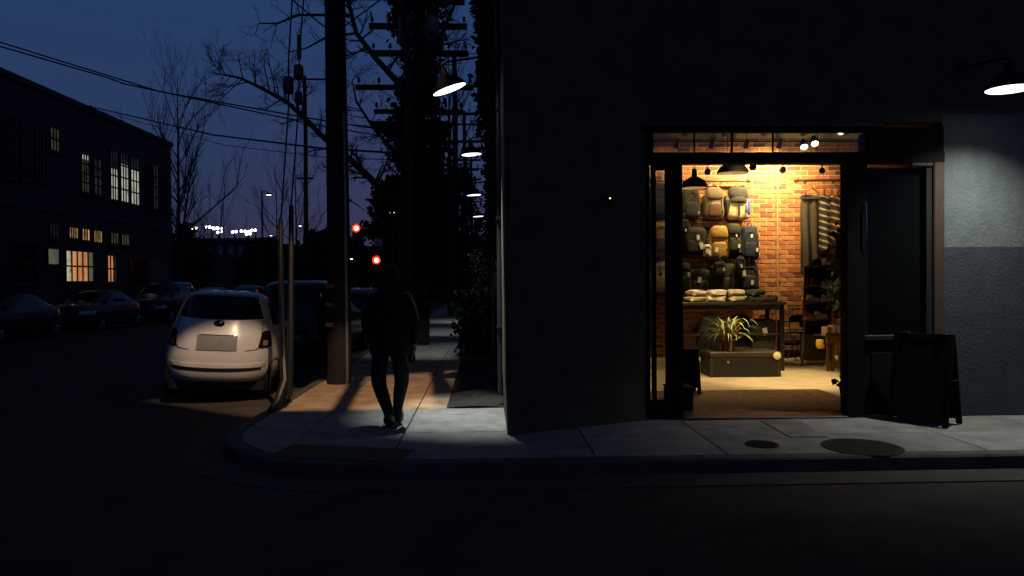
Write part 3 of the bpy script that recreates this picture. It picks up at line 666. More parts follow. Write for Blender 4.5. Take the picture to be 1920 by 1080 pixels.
for k in range(40):
    a = rnd.random() * 6.28; r = rnd.uniform(.04, .2); fl.sell((math.cos(a) * r, math.sin(a) * r - .03, .19 + rnd.uniform(0, .22)), (.03, .03, .04), 1, 1, nu=6, nv=4, m=k % 2)
fl.build('blossoms', [mat('bloom_red', (.35, .07, .03), .7), mat('bloom_yellow', (.5, .3, .06), .7)], pl)['kind'] = 'stuff'
# indoor A-board and low box by the door post
def aboard(name, label, cat, loc, rz, w, h, spread, m, frame=.045, gap=.22):
    t = thing(name, label, cat, loc, rz)
    for s in (-1, 1):
        M = Matrix.Rotation(math.atan2(spread * s, h), 3, 'X')
        def T(x0, x1, z0, z1, th, off=0): 
            mb = MB(); mb.b2((x0, -th / 2 + off, z0), (x1, th / 2 + off, z1), ch=.003)
            mb.v = [tuple(M @ (Vector(p) - Vector((0, 0, h))) + Vector((0, 0, h * 1.0))) for p in mb.v]; return mb
        lg = math.hypot(spread, h); b = h - lg + .006
        T(-w / 2 + frame, w / 2 - frame, b + gap * h, h - frame, .012).build('panel', mat('chalkboard', (.008, .008, .008), .8, noise=.3, scale=6, spec=.15), t)
        for sx in (-1, 1): T(sx * w / 2 - frame * (sx > 0), sx * w / 2 + frame * (sx < 0), b, h, .028).build('frame_side', m, t)
        T(-w / 2 + frame, w / 2 - frame, h - frame, h - .001, .026).build('frame_top', m, t)
        T(-w / 2 + frame, w / 2 - frame, b + gap * h - frame, b + gap * h, .026).build('frame_bottom', m, t)
    for sx in (-1, 1): MB().b2((sx * w / 2 - .012, -spread * .5, h * .5 - .004), (sx * w / 2 + .012, spread * .5, h * .5 + .004)).build('stay', steelk, t)
    for sx in (-.6, .6): MB().box((sx * w / 2, 0, h + .004), (.08, .05, .012), ch=.003).build('hinge', mat('steel', (.6, .62, .65), .2, metal=1.0), t)
    return t
ab = onz(1289, 740, .012)
aboard('chalkboard_sign', 'small black A-board just inside the door post', 'sign', (ab.x, ab.y + .1, .012), 0, .36, .62, .14, blackpaint)
lb = onz(1297, 784, .022)
bx = thing('low_box', 'low black box standing on the mat by the left door post', 'box', (lb.x, 8.95, .022))
MB().box((0, 0, .14), (.28, .32, .26), ch=.01).build('body', blackpaint, bx); MB().box((0, 0, .278), (.3, .34, .02), ch=.005).build('lid', blackpaint, bx)
# hanging clothes on the right rail
RY = BY - .3; rz_ = at(1500, 338, RY).z
def hanger(label, px, tilt_, m):
    p = at(px, 352, RY); t = thing('clothes_hanger', label, 'hanger', (p.x, RY, rz_), tilt_, 'hangers on the clothes rail')
    MB().tube([(0, 0, -.17), (0, 0, -.05), (.02, 0, .0), (.04, 0, .03), (.01, 0, .05), (-.03, 0, .035)], .004, 6).build('hook', steelk, t)
    MB().tube([(-.23, 0, -.32), (-.12, 0, -.22), (-.03, 0, -.165), (0, 0, -.16), (.03, 0, -.165), (.12, 0, -.22), (.23, 0, -.32)], [.01, .014, .015, .016, .015, .014, .01], 8).build('shoulder_bar', m, t, smooth=True)
    return t
red = mat('cherry_wood', (.22, .045, .018), .4)
hanger('red brown hanger holding the long dark trousers', 1522, R(20), red)
for k, px in enumerate((1545, 1560, 1574)): hanger(('red brown hanger next to the long trousers', 'red brown hanger at the middle of the striped shirts', 'red brown hanger nearest the right door post')[k], px, R(62 + 6 * k), red)
def garment(name, label, cat, px0, px1, py0, py1, Y, m, folds=3, amp=.03):
    a = at(px0, py0, Y); b = at(px1, py1, Y); t = thing(name, label, cat, ((a.x + b.x) / 2, Y, b.z))
    w = b.x - a.x; h = a.z - b.z
    def fn(u, v): 
        k = 1 - .06 * (v ** 6); return Vector(((u - .5) * w * k, amp * math.sin(u * folds * 6.28 + 1.5 * v) * (1.1 - v * .6) + .01 * math.sin(9 * v + 5 * u), h * v - .01 * math.sin(u * 9)))
    MB().grid(fn, 28, 20, thick=(0, .05, 0)).build('cloth', m, t, smooth=True, ang=70)
    MB().b2((-w * .48, -.01 - amp, h * .965), (w * .48, .07 + amp * .5, h * .985)).build('waistband', m, t)
    return t
garment('trousers', 'long dark brown trousers hanging from the clothes rail', 'trousers', 1503, 1536, 368, 515, RY, cloth('wool_brown', (.035, .024, .013)), 2)
def striped(name, c1, c2, n):
    m = bpy.data.materials.new(name); m.use_nodes = True; nt = m.node_tree; b = nt.nodes['Principled BSDF']; b.inputs['Roughness'].default_value = .85
    t = nt.nodes.new('ShaderNodeTexCoord'); w = nt.nodes.new('ShaderNodeTexWave'); w.wave_type = 'BANDS'; w.bands_direction = 'DIAGONAL'; w.inputs['Scale'].default_value = n; w.inputs['Distortion'].default_value = .6
    mp = nt.nodes.new('ShaderNodeMapping'); mp.inputs['Scale'].default_value = (.35, 0, 1); nt.links.new(t.outputs['Object'], mp.inputs[0]); nt.links.new(mp.outputs[0], w.inputs[0])
    r = nt.nodes.new('ShaderNodeValToRGB'); r.color_ramp.interpolation = 'CONSTANT'; r.color_ramp.elements[0].color = (*c1, 1); r.color_ramp.elements[1].position = .8; r.color_ramp.elements[1].color = (*c2, 1)
    nt.links.new(w.outputs['Fac'], r.inputs[0]); nt.links.new(r.outputs[0], b.inputs['Base Color']); return m
garment('striped_shirt', 'dark shirt with pale stripes next to the trousers', 'shirt', 1537, 1557, 367, 470, RY - .02, striped('stripe_cream', (.02, .022, .025), (.4, .3, .17), 5), 1, .02)
garment('striped_shirt', 'dark shirt with orange stripes nearest the door post', 'shirt', 1559, 1592, 366, 470, RY - .04, striped('stripe_orange', (.02, .022, .025), (.5, .22, .08), 4.6), 1.5, .03)
# ladder shelf with caps and shoes
LY = 13.6
ls = thing('ladder_shelf', 'leaning wooden ladder shelf with caps and shoes', 'shelf', onz(1530, 662, .012))
wood = mat('shelf_wood', (.09, .045, .02), .6, noise=.4, scale=5, stretch=(6, 1, 6))
q0 = [at(1503, 655, LY - .35), at(1548, 655, LY - .35)]; q1 = [at(1516, 497, LY + .25), at(1566, 497, LY + .25)]
for a, b in zip(q0, q1): a.z = .012; MB().tube([a, b], .022, 4).build('rail', wood, ls, w=True)
shelves = []
for py in (497, 537, 567, 598):
    k = (655 - py) / 158; a = q0[0].lerp(q1[0], k); b = q0[1].lerp(q1[1], k); Y = a.y; z = at(1530, py, Y).z
    ext = .0 if py > 497 else .06
    MB().b2((a.x - ext, Y - .12, z - .025), (b.x + .02 + ext, Y + .16, z), ch=.004).build('shelf_board', wood, ls, w=True); shelves.append((a.x, b.x, Y, z))
def cap(label, px, si, m, s=1.0, rot=0):
    a, b, Y, z = shelves[si]; p = at(px, 490, Y - .02)
    t = thing('baseball_cap', label, 'cap', (p.x, Y - .02, z), rot)
    MB().lathe([(.095 * s, 0), (.1 * s, .03), (.09 * s, .08), (.06 * s, .115), (0, .128)], 18).build('crown', m, t, smooth=True)
    MB().grid(lambda u, v: Vector(((u - .5) * .17 * s * (1 - .25 * v * v), -.085 * s - .075 * s * v + .03 * (2 * u - 1) ** 2 * s, .012 + .012 * (1 - (2 * u - 1) ** 2))), 10, 5, thick=(0, 0, .004)).build('brim', m, t, smooth=True)
cap('white cap on the top of the ladder shelf', 1546, 0, mat('cap_white', (.75, .7, .6), .8), 1.15, R(30)); cap('dark grey cap on the left of the ladder shelf top', 1531, 0, gry, 1.0, R(-40)); cap('pale cap at the right end of the ladder shelf top', 1568, 0, mat('cap_pale', (.6, .55, .45), .8), .9, R(80))
def shoe(label, px, si, m, rot):
    a, b, Y, z = shelves[si]; p = at(px, 540, Y)
    t = thing('shoe', label, 'shoe', (p.x, Y - .02, z), rot)
    MB().sell((0, 0, .015), (.27, .09, .03), .4, .6, 0, 16, 6).build('sole', mat('sole_white', (.6, .55, .45), .7), t, smooth=True)
    MB().sell((-.01, 0, .06), (.25, .085, .09), .7, .7, .25, 16, 8, bend=0).build('upper', m, t, smooth=True); MB().tube([(-.1, 0, .07), (-.09, 0, .12), (-.02, 0, .115)], [.03, .034, .02], 8).build('collar', m, t, smooth=True)
shoe('dark shoe on the second ladder shelf', 1530, 1, lea, R(15)); shoe('cream shoe at the left of the third ladder shelf', 1524, 2, crm, R(-20)); shoe('cream shoe at the right of the third ladder shelf', 1548, 2, mat('cap_white', (.75, .7, .6), .8), R(30)); shoe('red shoe at the left of the lowest ladder shelf', 1517, 3, mat('shoe_red', (.3, .05, .03), .6), R(10)); shoe('white shoe at the right of the lowest ladder shelf', 1538, 3, crm, R(-10))
MB().grid(lambda u, v: Vector((shelves[0][0] * v + shelves[3][0] * (1 - v) + u * (shelves[0][1] - shelves[0][0]), (LY - .05) * (1 - v) + (LY + .42) * v, .5 + (shelves[0][3] - .53) * v)), 2, 2, thick=(0, .012, 0)).build('back_panel', mat('shelf_back', (.006, .005, .004), .8), ls, w=True)
MB().b2((shelves[3][0], LY - .3, .1), (shelves[3][1] + .02, LY + .05, .55)).build('lower_cabinet', mat('dark_wood', (.03, .02, .013), .6), ls, w=True)
# big leafy plant by the right jamb
gp = at(1580, 560, 11.4)
gt = thing('leafy_plant', 'tall dark green leafy plant before the striped shirts', 'potted plant', (gp.x + .14, 11.4, .012))
MB().lathe([(.16, 0), (.2, .38), (.22, .38), (.22, .42), (.18, .42)], 20).build('pot', blackpaint, gt, smooth=True)
mb = MB()
for k in range(7): mb.tube([(0, 0, .4), (rnd.uniform(-.1, .1), rnd.uniform(-.1, .1), 1.2), (rnd.uniform(-.3, .2), rnd.uniform(-.2, .2), rnd.uniform(1.7, 2.4))], [.012, .01, .004], 5)
mb.build('stems', mat('stem_green', (.05, .07, .02), .7), gt)
mb = MB(); leafcloud(mb, [(rnd.uniform(-.26, .15), rnd.uniform(-.25, .25), rnd.uniform(1.15, 2.35), .07, .07, .08) for _ in range(50)], 620, .15); mb.build('foliage', mat('leaf_deep', (.010, .02, .006), .6), gt)['kind'] = 'stuff'
# folding chair
fc = onz(1489, 672, .012)
fcT = thing('folding_chair', 'black tubular folding chair before the brick wall', 'chair', (fc.x, 14.2, .012))
bs = mat('chair_steel', (.05, .045, .04), .3, metal=.8)
for s in (-1, 1):
    MB().tube([(s * .2, -.22, 0), (s * .2, .02, .45), (s * .2, .12, .85)], .012, 8).build('leg', bs, fcT, smooth=True); MB().tube([(s * .18, .26, 0), (s * .18, -.14, .45)], .012, 8).build('leg', bs, fcT, smooth=True)
MB().tube([(-.2, .12, .85)] + [(-.2 * math.cos(a), .13, .85 + .14 * math.sin(a)) for a in [k * math.pi / 8 for k in range(1, 8)]] + [(.2, .12, .85)], .012, 8).build('back_hoop', bs, fcT, smooth=True)
MB().sell((0, -.02, .46), (.4, .38, .035), .4, .4, nu=16, nv=6).build('seat', bs, fcT, smooth=True); MB().sell((0, .125, .8), (.36, .02, .14), .4, .4, nu=14, nv=6).build('backrest', bs, fcT, smooth=True)
# back shelf with boxes
bsx = thing('box_shelf', 'low shelf of small boxes against the brick wall', 'shelf', (at(1478, 640, 14.75).x, 14.75, .012))
xa, xb = at(1464, 640, 14.75).x, at(1506, 640, 14.75).x
for x in (xa, xb): MB().b2((x - .015, 14.62, .012), (x + .015, 14.9, at(1480, 600, 14.75).z)).build('side', blackpaint, bsx, w=True)
for k, py in enumerate((602, 622, 637, 655)):
    z = at(1480, py, 14.75).z; MB().b2((xa + .015, 14.62, z - .02), (xb - .015, 14.9, z)).build('shelf_board', blackpaint, bsx, w=True)
    if k:
        for j in range(4):
            x = xa + .05 + j * .1; bb = thing('small_box', 'small %s carton on the %s level of the low box shelf, %s of four' % (('pale', 'cream', 'tan', 'buff')[j], ('upper', 'middle', 'bottom')[k - 1], ('first', 'second', 'third', 'last')[j]), 'box', (x, 14.68, z), 0, 'cartons on the box shelf')
            MB().box((0, 0, .045), (.075, .1, .088), ch=.003).build('carton', mat('carton_%d' % j, ((.6, .5, .35), (.6, .45, .28), (.4, .26, .13), (.5, .38, .2))[j], .8), bb); MB().box((0, -.0505, .05), (.05, .002, .03)).build('printed_label', mat('print_brown', (.12, .06, .03), .8), bb)
# crate table with magazines
MY = 12.7
ma, mb_ = at(1537, 628, MY), at(1596, 628, MY); mz = ma.z
ct = thing('crate_table', 'small wooden table carrying magazines near the right jamb', 'table', (ma.x, MY, .012))
MB().b2((ma.x, MY - .25, mz - .02), (mb_.x, MY + .25, mz + .0), ch=.004).build('table_top', wood, ct, w=True); MB().b2((ma.x + .01, MY - .24, mz - .12), (ma.x + .25, MY - .2, mz - .021)).build('drawer', mat('drawer_red', (.22, .08, .03), .6), ct, w=True)
for x in (ma.x + .05, ma.x + .13, mb_.x - .05): MB().b2((x - .02, MY - .22, .012), (x + .02, MY - .18, mz - .02)).build('leg', wood, ct, w=True)
mr = thing('magazine_rack', 'rack of colourful magazines on the small wooden table', 'magazines', (ma.x + .02, MY, mz))
cols = [(.6, .5, .35), (.5, .12, .05), (.1, .09, .08), (.55, .45, .2), (.7, .62, .5), (.15, .12, .3), (.45, .25, .1)]
for k in range(17):
    hh = .15 + (.12 if k > 8 else .0) + rnd.uniform(-.01, .02); MB().box((.02 + k * .029, -.1 + rnd.uniform(-.01, .01), hh / 2 + .004), (.02, .2, hh)).build('magazine', mat('mag_%d' % (k % 7), cols[k % 7], .6), mr)
MB().b2((-.01, -.215, 0), (.53, -.205, .05)).build('rack_front', wood, mr)
yb = at(1537, 645, MY - .3)
tb_ = thing('toy_bag', 'yellow and red bag hanging at the small wooden table', 'bag', yb)
MB().sell((0, 0, 0), (.12, .09, .16), .5, .6, -.1, 14, 8, wob=.05).build('bag_body', mat('bag_yellow', (.75, .5, .05), .6), tb_, smooth=True); MB().sell((.03, -.02, -.035), (.08, .07, .09), .6, .6, 0, 12, 6).build('red_patch', mat('bag_red', (.7, .13, .03), .6), tb_, smooth=True); MB().tube([(-.03, 0, .07), (0, 0, .16), (.03, 0, .07)], .004, 5).build('handle', STRAP, tb_)
# small plant on the mat by the right jamb
s2 = onz(1584, 742, .022)
sq = thing('small_plant', 'small potted plant on the floor by the right door post', 'potted plant', (s2.x, s2.y, .022))
MB().lathe([(.05, 0), (.075, .13), (.08, .13), (.07, .13)], 16).build('pot', blackpaint, sq, smooth=True)
mb = MB(); leafcloud(mb, [(0, 0, .16, .05, .05, .03)], 60, .09); mb.build('foliage', mat('leaf_deep', (.010, .02, .006), .6), sq)['kind'] = 'stuff'
# pavement A-board on the right
a0 = onz(1745, 797, 0)
aboard('pavement_sign', 'black A-board standing on the pavement before the stucco wall', 'sign', (a0.x, a0.y + .12, .003), R(-52), .62, .98, .2, mat('matte_black', (.006, .006, .006), .9, spec=.1), .06, .12)
# ================================================================== BUILDINGS OPPOSITE AND BEHIND
BX = -18.3
brickdark = mat('warehouse_brick', (.06, .052, .048), .9, noise=.35, scale=5, bump=.006, bscale=40)
LB = thing('warehouse_building', 'dark two storey warehouse with a few lit windows across the street', 'building', (BX, 30, 0))
yE = onx(322, 400, BX).y; zE = onx(322, 268, BX).z
def wl(mb, name, m, par=None, **k): return mb.build(name, m, par or LB, w=True, **k)
wl(MB().b2((BX - 14, -30, -.1), (BX, yE, zE - .25)), 'wall', brickdark)
wl(MB().b2((BX - 14.1, -30, zE - .25), (BX + .12, yE + .1, zE), ch=.02), 'parapet', mat('parapet_stone', (.07, .065, .06), .9, noise=.3, scale=4))
wl(MB().b2((BX - .01, -30, 4.6), (BX + .06, yE, 4.85)), 'string_course', mat('parapet_stone', (.07, .065, .06), .9))
wl(MB().tube([(BX - 2, onx(38, 140, BX).y, zE), (BX - 2, onx(38, 140, BX).y, zE + 1.2)], .02, 6), 'vent_pipe', steelk)
bars = mat('window_bars', (.012, .012, .013), .6)
def lit(name, col, s, sc=2.0, dark=.25):
    if name in MATS: return MATS[name]
    m = mat(name, (.02, .02, .02), .3); nt = m.node_tree; b = nt.nodes['Principled BSDF']
    t = nt.nodes.new('ShaderNodeTexCoord'); n = nt.nodes.new('ShaderNodeTexNoise'); n.inputs['Scale'].default_value = sc; n.inputs['Detail'].default_value = 3
    r = nt.nodes.new('ShaderNodeValToRGB'); r.color_ramp.elements[0].position = .35; r.color_ramp.elements[0].color = (*(c * dark for c in col), 1); r.color_ramp.elements[1].position = .65; r.color_ramp.elements[1].color = (*col, 1)
    nt.links.new(t.outputs['Object'], n.inputs[0]); nt.links.new(n.outputs['Fac'], r.inputs[0]); nt.links.new(r.outputs[0], b.inputs['Emission Color']); b.inputs['Emission Strength'].default_value = s
    return m
W_COOL = lit('window_cool', (.75, .78, .62), .62, 1.6, .5); W_WARM = lit('window_warm', (1, .55, .22), .6, 3, .35); W_ORG = lit('window_orange', (.95, .40, .15), .62, 1.2, .6); W_DIM = lit('window_dim', (.35, .34, .2), .16, 1.5, .4); W_FAINT = lit('window_faint', (.3, .35, .4), .05, 1.2, .3); W_GRN = lit('window_green', (.45, .5, .3), .22, 1.0, .6); W_OFF = mat('window_off', (.012, .014, .018), .08)
def window(px0, px1, pt, pb, pane, nx, ny, upper=None, usplit=0):
    xm_ = (px0 + px1) / 2; y0 = onx(px0, 400, BX).y; y1 = onx(px1, 400, BX).y; z1 = onx(xm_, pt, BX).z; z0 = onx(xm_, pb, BX).z
    f = MB(); t = .06
    f.b2((BX + .002, y0 - t, z0 - t), (BX + .07, y0, z1 + t)); f.b2((BX + .002, y1, z0 - t), (BX + .07, y1 + t, z1 + t)); f.b2((BX + .003, y0, z1), (BX + .068, y1, z1 + t)); f.b2((BX + .003, y0, z0 - t), (BX + .068, y1, z0))
    for i in range(1, nx): yy = y0 + (y1 - y0) * i / nx; f.b2((BX + .012, yy - .03, z0), (BX + .06, yy + .03, z1))
    for j in range(1, ny): zz = z0 + (z1 - z0) * j / ny; f.b2((BX + .011, y0, zz - .035), (BX + .058, y1, zz + .035))
    fo = wl(f, 'window', bars)
    wl(MB().b2((BX - .02, y0 - t - .05, z0 - t - .1), (BX + .14, y1 + t + .05, z0 - t - .002)), 'sill', brickdark, fo)
    zs_ = z1 - (z1 - z0) * usplit
    for i in range(nx):
        a = y0 + (y1 - y0) * i / nx; b = y0 + (y1 - y0) * (i + 1) / nx
        wl(MB().b2((BX + .005, a, z0), (BX + .02, b, zs_)), 'pane', pane[i % len(pane)] if isinstance(pane, list) else pane, fo)
    if usplit: wl(MB().b2((BX + .006, y0, zs_), (BX + .021, y1, z1)), 'pane', upper, fo)
window(95, 111, 242, 282, W_DIM, 3, 2)
window(153, 166, 291, 360, W_DIM, 3, 4, W_COOL, .12); window(176, 190, 300, 365, W_FAINT, 2, 4)
window(207, 220, 285, 374, W_COOL, 3, 4, W_FAINT, .36); window(226, 240, 290, 378, W_COOL, 3, 4, W_FAINT, .22); window(245, 260, 297, 383, W_COOL, 3, 4, W_FAINT, .27)
window(273, 282, 305, 388, W_OFF, 2, 4); window(287, 296, 311, 392, W_FAINT, 2, 4); window(303, 311, 316, 396, W_OFF, 2, 4)
for px in (10, 40, 68): window(px, px + 18, 215 + px * .4, 330 + px * .1, W_OFF, 3, 4)
window(91, 108, 421, 443, W_FAINT, 3, 1); window(128, 144, 427, 446, W_WARM, 4, 1); window(152, 166, 430, 450, W_WARM, 3, 1); window(174, 189, 433, 454, W_WARM, 4, 1); window(206, 220, 437, 456, W_DIM, 3, 1); window(226, 240, 440, 459, W_DIM, 3, 1)
window(87, 108, 467, 495, W_GRN, 1, 1); window(121, 172, 472, 527, [lit('window_white', (.8, .7, .45), .7), W_ORG, W_ORG, W_ORG, W_GRN], 5, 2); window(199, 216, 480, 528, [W_ORG, W_ORG, W_FAINT], 3, 2)
window(20, 66, 455, 530, W_OFF, 4, 2); window(240, 268, 485, 532, W_OFF, 3, 2)
wl(MB().b2((BX + .002, onx(275, 500, BX).y, 0), (BX + .05, onx(305, 500, BX).y, 2.9)), 'roller_door', mat('roller_grey', (.04, .042, .045), .6, noise=.3, scale=4))

# assumed amber floodlight, out of view; its span wire and light-cutting frame are added
fp = Vector((-.47, 4.6, 9.4))
assumed_flood = thing('floodlight', 'assumed unseen amber floodlight over the crossing, with added span wire and light cutting frame', 'floodlight', fp)
MB().tube([(0, 0, .1), (0, 0, .5)], .02, 8).build('hanger', steelk, assumed_flood); MB().tube([(0, -9.0, 1.0), (0, -4, .6), (0, 0, .5), (.4, 3.2, .6)], .01, 6).build('added_span_wire', steelk, assumed_flood)
corners = [Vector((-2.7, 9.35, 0)), Vector((-.5, 9.3, 0)), Vector((-.53, 13.3, 0)), Vector((-4.95, 11.05, 0))]  # ground outline of the amber light patch the frame is shaped to leave
cen = Vector((-2.4, 11.0, 0)); axis = (cen - fp).normalized(); u_ = axis.cross(Vector((0, 0, 1))).normalized(); v_ = u_.cross(axis)
D = .55; inner = []
for c in corners: d_ = c - fp; k = D / d_.dot(axis); inner.append(d_ * k)
outer = [axis * D + u_ * sx * .6 + v_ * sy * .6 for sx, sy in ((-1, -1), (1, -1), (1, 1), (-1, 1))]
bk = MB(); th = axis * .004; vs = inner + outer + [p + th for p in inner + outer]
fs = []
for i in range(4): j = (i + 1) % 4; fs += [(i, j, 4 + j, 4 + i), (8 + i, 12 + i, 12 + j, 8 + j), (i, 8 + i, 8 + j, j)]
bk.add(vs, fs).build('added_light_frame', steelk, assumed_flood)  # frame added to cut the assumed lamp's light to that outline
hs = MB(); back = [axis * -.06 + u_ * sx * .18 + v_ * sy * .18 for sx, sy in ((-1, -1), (1, -1), (1, 1), (-1, 1))]
hs.add(back + [p * .995 for p in outer], [(0, 1, 2, 3)] + [(i, 4 + i, 4 + (i + 1) % 4, (i + 1) % 4) for i in range(4)]).build('housing', steelk, assumed_flood)
light('SPOT', 'assumed_flood_light', fp, cen, 3100, (1.0, .69, .43), assumed_flood, size=60, blend=.1, radius=.007)

# ================================================================== VEHICLES
class Car:
    def __init__(s, table, n=4.2):
        s.t = table; s.n = n
    def row(s, z):
        T = s.t
        if z <= T[0][0]: return T[0][1:]
        for a, b in zip(T, T[1:]):
            if z <= b[0]:
                i = T.index(a); k = (z - a[0]) / (b[0] - a[0]); p = T[max(0, i - 1)]; q = T[min(len(T) - 1, i + 2)]
                out = []
                for c in (1, 2, 3):
                    h = b[0] - a[0]
                    def sl(u, v): return 0 if v[0] == u[0] else (v[c] - u[c]) / (v[0] - u[0])
                    s0 = sl(a, b); s1 = sl(p, a) if p is not a else s0; s2 = sl(b, q) if q is not b else s0
                    m0 = 0 if s0 * s1 <= 0 else 2 * s0 * s1 / (s0 + s1); m1 = 0 if s0 * s2 <= 0 else 2 * s0 * s2 / (s0 + s2)
                    k2, k3 = k * k, k * k * k
                    out.append((2 * k3 - 3 * k2 + 1) * a[c] + (k3 - 2 * k2 + k) * h * m0 + (-2 * k3 + 3 * k2) * b[c] + (k3 - k2) * h * m1)
                return out
        return T[-1][1:]
    def rear(s, x, z, off=0.0):
        w, r, f = s.row(z); yc = (r + f) / 2; L = (f - r) / 2; k = min(.999, abs(x) / w) ** s.n
        return Vector((x, yc - L * (1 - k) ** (1 / s.n) - off, z))
    def front(s, x, z, off=0.0):
        w, r, f = s.row(z); yc = (r + f) / 2; L = (f - r) / 2; k = min(.999, abs(x) / w) ** s.n
        return Vector((x, yc + L * (1 - k) ** (1 / s.n) + off, z))
    def side(s, y, z, sg, off=0.0):
        w, r, f = s.row(z); yc = (r + f) / 2; L = (f - r) / 2; k = min(.999, abs(y - yc) / L) ** s.n
        return Vector((sg * (w * (1 - k) ** (1 / s.n) + off), y, z))
    def shell(s, nz=44, M=72):
        mb = MB(); z0, z1 = s.t[0][0], s.t[-1][0]; zs = [z0 + (z1 - z0) * (1 - (1 - k / nz) ** 1.35) for k in range(nz + 1)]
        vs = []
        for z in zs:
            w, r, f = s.row(z); yc = (r + f) / 2; L = (f - r) / 2
            for j in range(M):
                a = 2 * math.pi * j / M; c, sn = math.cos(a), math.sin(a)
                vs.append((w * math.copysign(abs(c) ** (2 / s.n), c), yc + L * math.copysign(abs(sn) ** (2 / s.n), sn), z))
        fs = [(i * M + j, i * M + (j + 1) % M, (i + 1) * M + (j + 1) % M, (i + 1) * M + j) for i in range(nz) for j in range(M)]
        fs += [tuple(range(M))[::-1], tuple(nz * M + j for j in range(M))]
        return mb.add(vs, fs)
    def patch(s, where, poly_x, z0, z1, off, nu=14, nv=8, thick=None):   # poly_x(v) -> (xa, xb)
        def fn(u, v):
            xa, xb = poly_x(v); x = xa + (xb - xa) * u; zz0 = z0(u) if callable(z0) else z0; zz1 = z1(u) if callable(z1) else z1; z = zz0 + (zz1 - zz0) * v
            e = off
            return s.rear(x, z, e) if where == 'rear' else s.front(x, z, e) if where == 'front' else s.side(x, z, 1 if where == 'right' else -1, e)
        mb = MB().grid(fn, nu, nv)
        if where in ('front', 'left'): mb.f = [f[::-1] for f in mb.f]
        # skirt so that the piece is not paper thin
        o = len(mb.v); inn = Vector((0, .02, 0)) if where == 'rear' else Vector((0, -.02, 0)) if where == 'front' else Vector((-.02 if where == 'right' else .02, 0, 0))
        ed = [i for i in range(nu + 1)] + [j * (nu + 1) + nu for j in range(1, nv + 1)] + [nv * (nu + 1) + i for i in range(nu - 1, -1, -1)] + [j * (nu + 1) for j in range(nv - 1, 0, -1)]
        vs = [Vector(mb.v[i]) + inn for i in ed]; n = len(ed)
        mb.v += [tuple(p) for p in vs]; mb.f += [(ed[(i + 1) % n], ed[i], o + i, o + (i + 1) % n) for i in range(n)]; mb.m += [0] * n
        return mb
tyre = mat('tyre', (.007, .007, .007), .9, spec=.2); rimm = mat('alloy', (.45, .45, .46), .3, metal=.9); carglass = mat('car_glass', (.005, .005, .005), .05, spec=.45); trimk = mat('trim_black', (.012, .012, .012), .5)
tail = mat('tail_red', (.03, .005, .006), .12, coat=1.0); plate_m = mat('number_plate', (.2, .2, .2), .6, noise=.12, scale=9)
def wheel(t, x, y, r, w, sg):
    g = MB(); Mx_ = Matrix.Translation((x, y, r)) @ Matrix.Rotation(R(90 * sg), 4, 'Y')
    g.lathe([(r * .62, -w / 2), (r * .93, -w / 2), (r, -w * .36), (r, w * .36), (r * .93, w / 2), (r * .64, w / 2)], 28, Mx_)
    wo_ = g.build('wheel', tyre, t, smooth=True)
    k = MB().lathe([(r * .66, w * .48), (r * .62, w * .4), (r * .6, w * .2), (0, w * .2)], 24, Mx_)
    for q in range(5):
        a = q * 2 * math.pi / 5
        for da in (-.1, .1): k.tube([Mx_ @ Vector((0.03 * math.cos(a), .03 * math.sin(a), w * .42)), Mx_ @ Vector((r * .63 * math.cos(a + da), r * .63 * math.sin(a + da), w * .42))], r * .05, 5)
    k.lathe([(r * .13, w * .3), (r * .13, w * .47), (0, w * .48)], 12, Mx_)
    k.build('rim', rimm, wo_)
def arches(C, t, ys, r):
    for y_ in ys:
        for sg in (-1, 1):
            def fn(u, v, y_=y_, sg=sg): a = math.pi * 2 * u; rr = r * (1.0 if v > .5 else .02); return C.side(y_ + rr * math.cos(a), max(C.t[0][0] + .005, r * .92 + rr * math.sin(a)), sg, .006)
            mb = MB().grid(fn, 24, 1)
            if sg < 0: mb.f = [f[::-1] for f in mb.f]
            mb.build('wheel_arch', trimk, t)
def place(t, X, Y, rz, roll=0.0, z=-.13): t.location = (X, Y, z); t.rotation_euler = (0, roll, rz)

# --- white hatchback
HT = [(.27, .73, -1.65, 1.6), (.33, .778, -1.722, 1.7), (.41, .805, -1.76, 1.75), (.50, .817, -1.775, 1.775), (.60, .818, -1.772, 1.75), (.70, .812, -1.755, 1.71), (.80, .80, -1.73, 1.66), (.90, .777, -1.69, 1.50), (.99, .738, -1.64, 1.15), (1.08, .692, -1.59, .85), (1.18, .652, -1.53, .62), (1.30, .61, -1.44, .40), (1.41, .565, -1.34, .22), (1.475, .515, -1.24, .08), (1.515, .43, -1.08, -.1), (1.535, .30, -.85, -.35)]
H = Car(HT, 3.15)
white = mat('white_paint', (.68, .66, .64), .28, coat=.6, noise=.06, scale=3)
hc = thing('parked_hatchback', 'small white hatchback parked at the kerb, seen from behind', 'car')
hb = H.shell(); hb.m = [1 if sum(hb.v[i][2] for i in f) / len(f) > 1.462 else 0 for f in hb.f]
hb.build('body', [white, mat('roof_dark', (.03, .008, .008), .3, coat=.6)], hc, smooth=True, ang=60)
H.patch('rear', lambda v: (-.56 + .10 * v, .56 - .10 * v), lambda u: 1.165 - .02 * math.sin(math.pi * u), 1.46, .006, 20, 10).build('rear_window', carglass, hc, smooth=True)
H.patch('rear', lambda v: (-.40, .40), 1.462, lambda u: 1.505, .05, 16, 3).build('spoiler', mat('roof_dark', (.06, .012, .012), .3, coat=.6), hc, smooth=True)
rf = H.patch('rear', lambda v: (-.42, .42), 1.5, 1.53, .008, 12, 3); rf.build('roof_panel', mat('roof_dark', (.06, .012, .012), .3), hc, smooth=True)
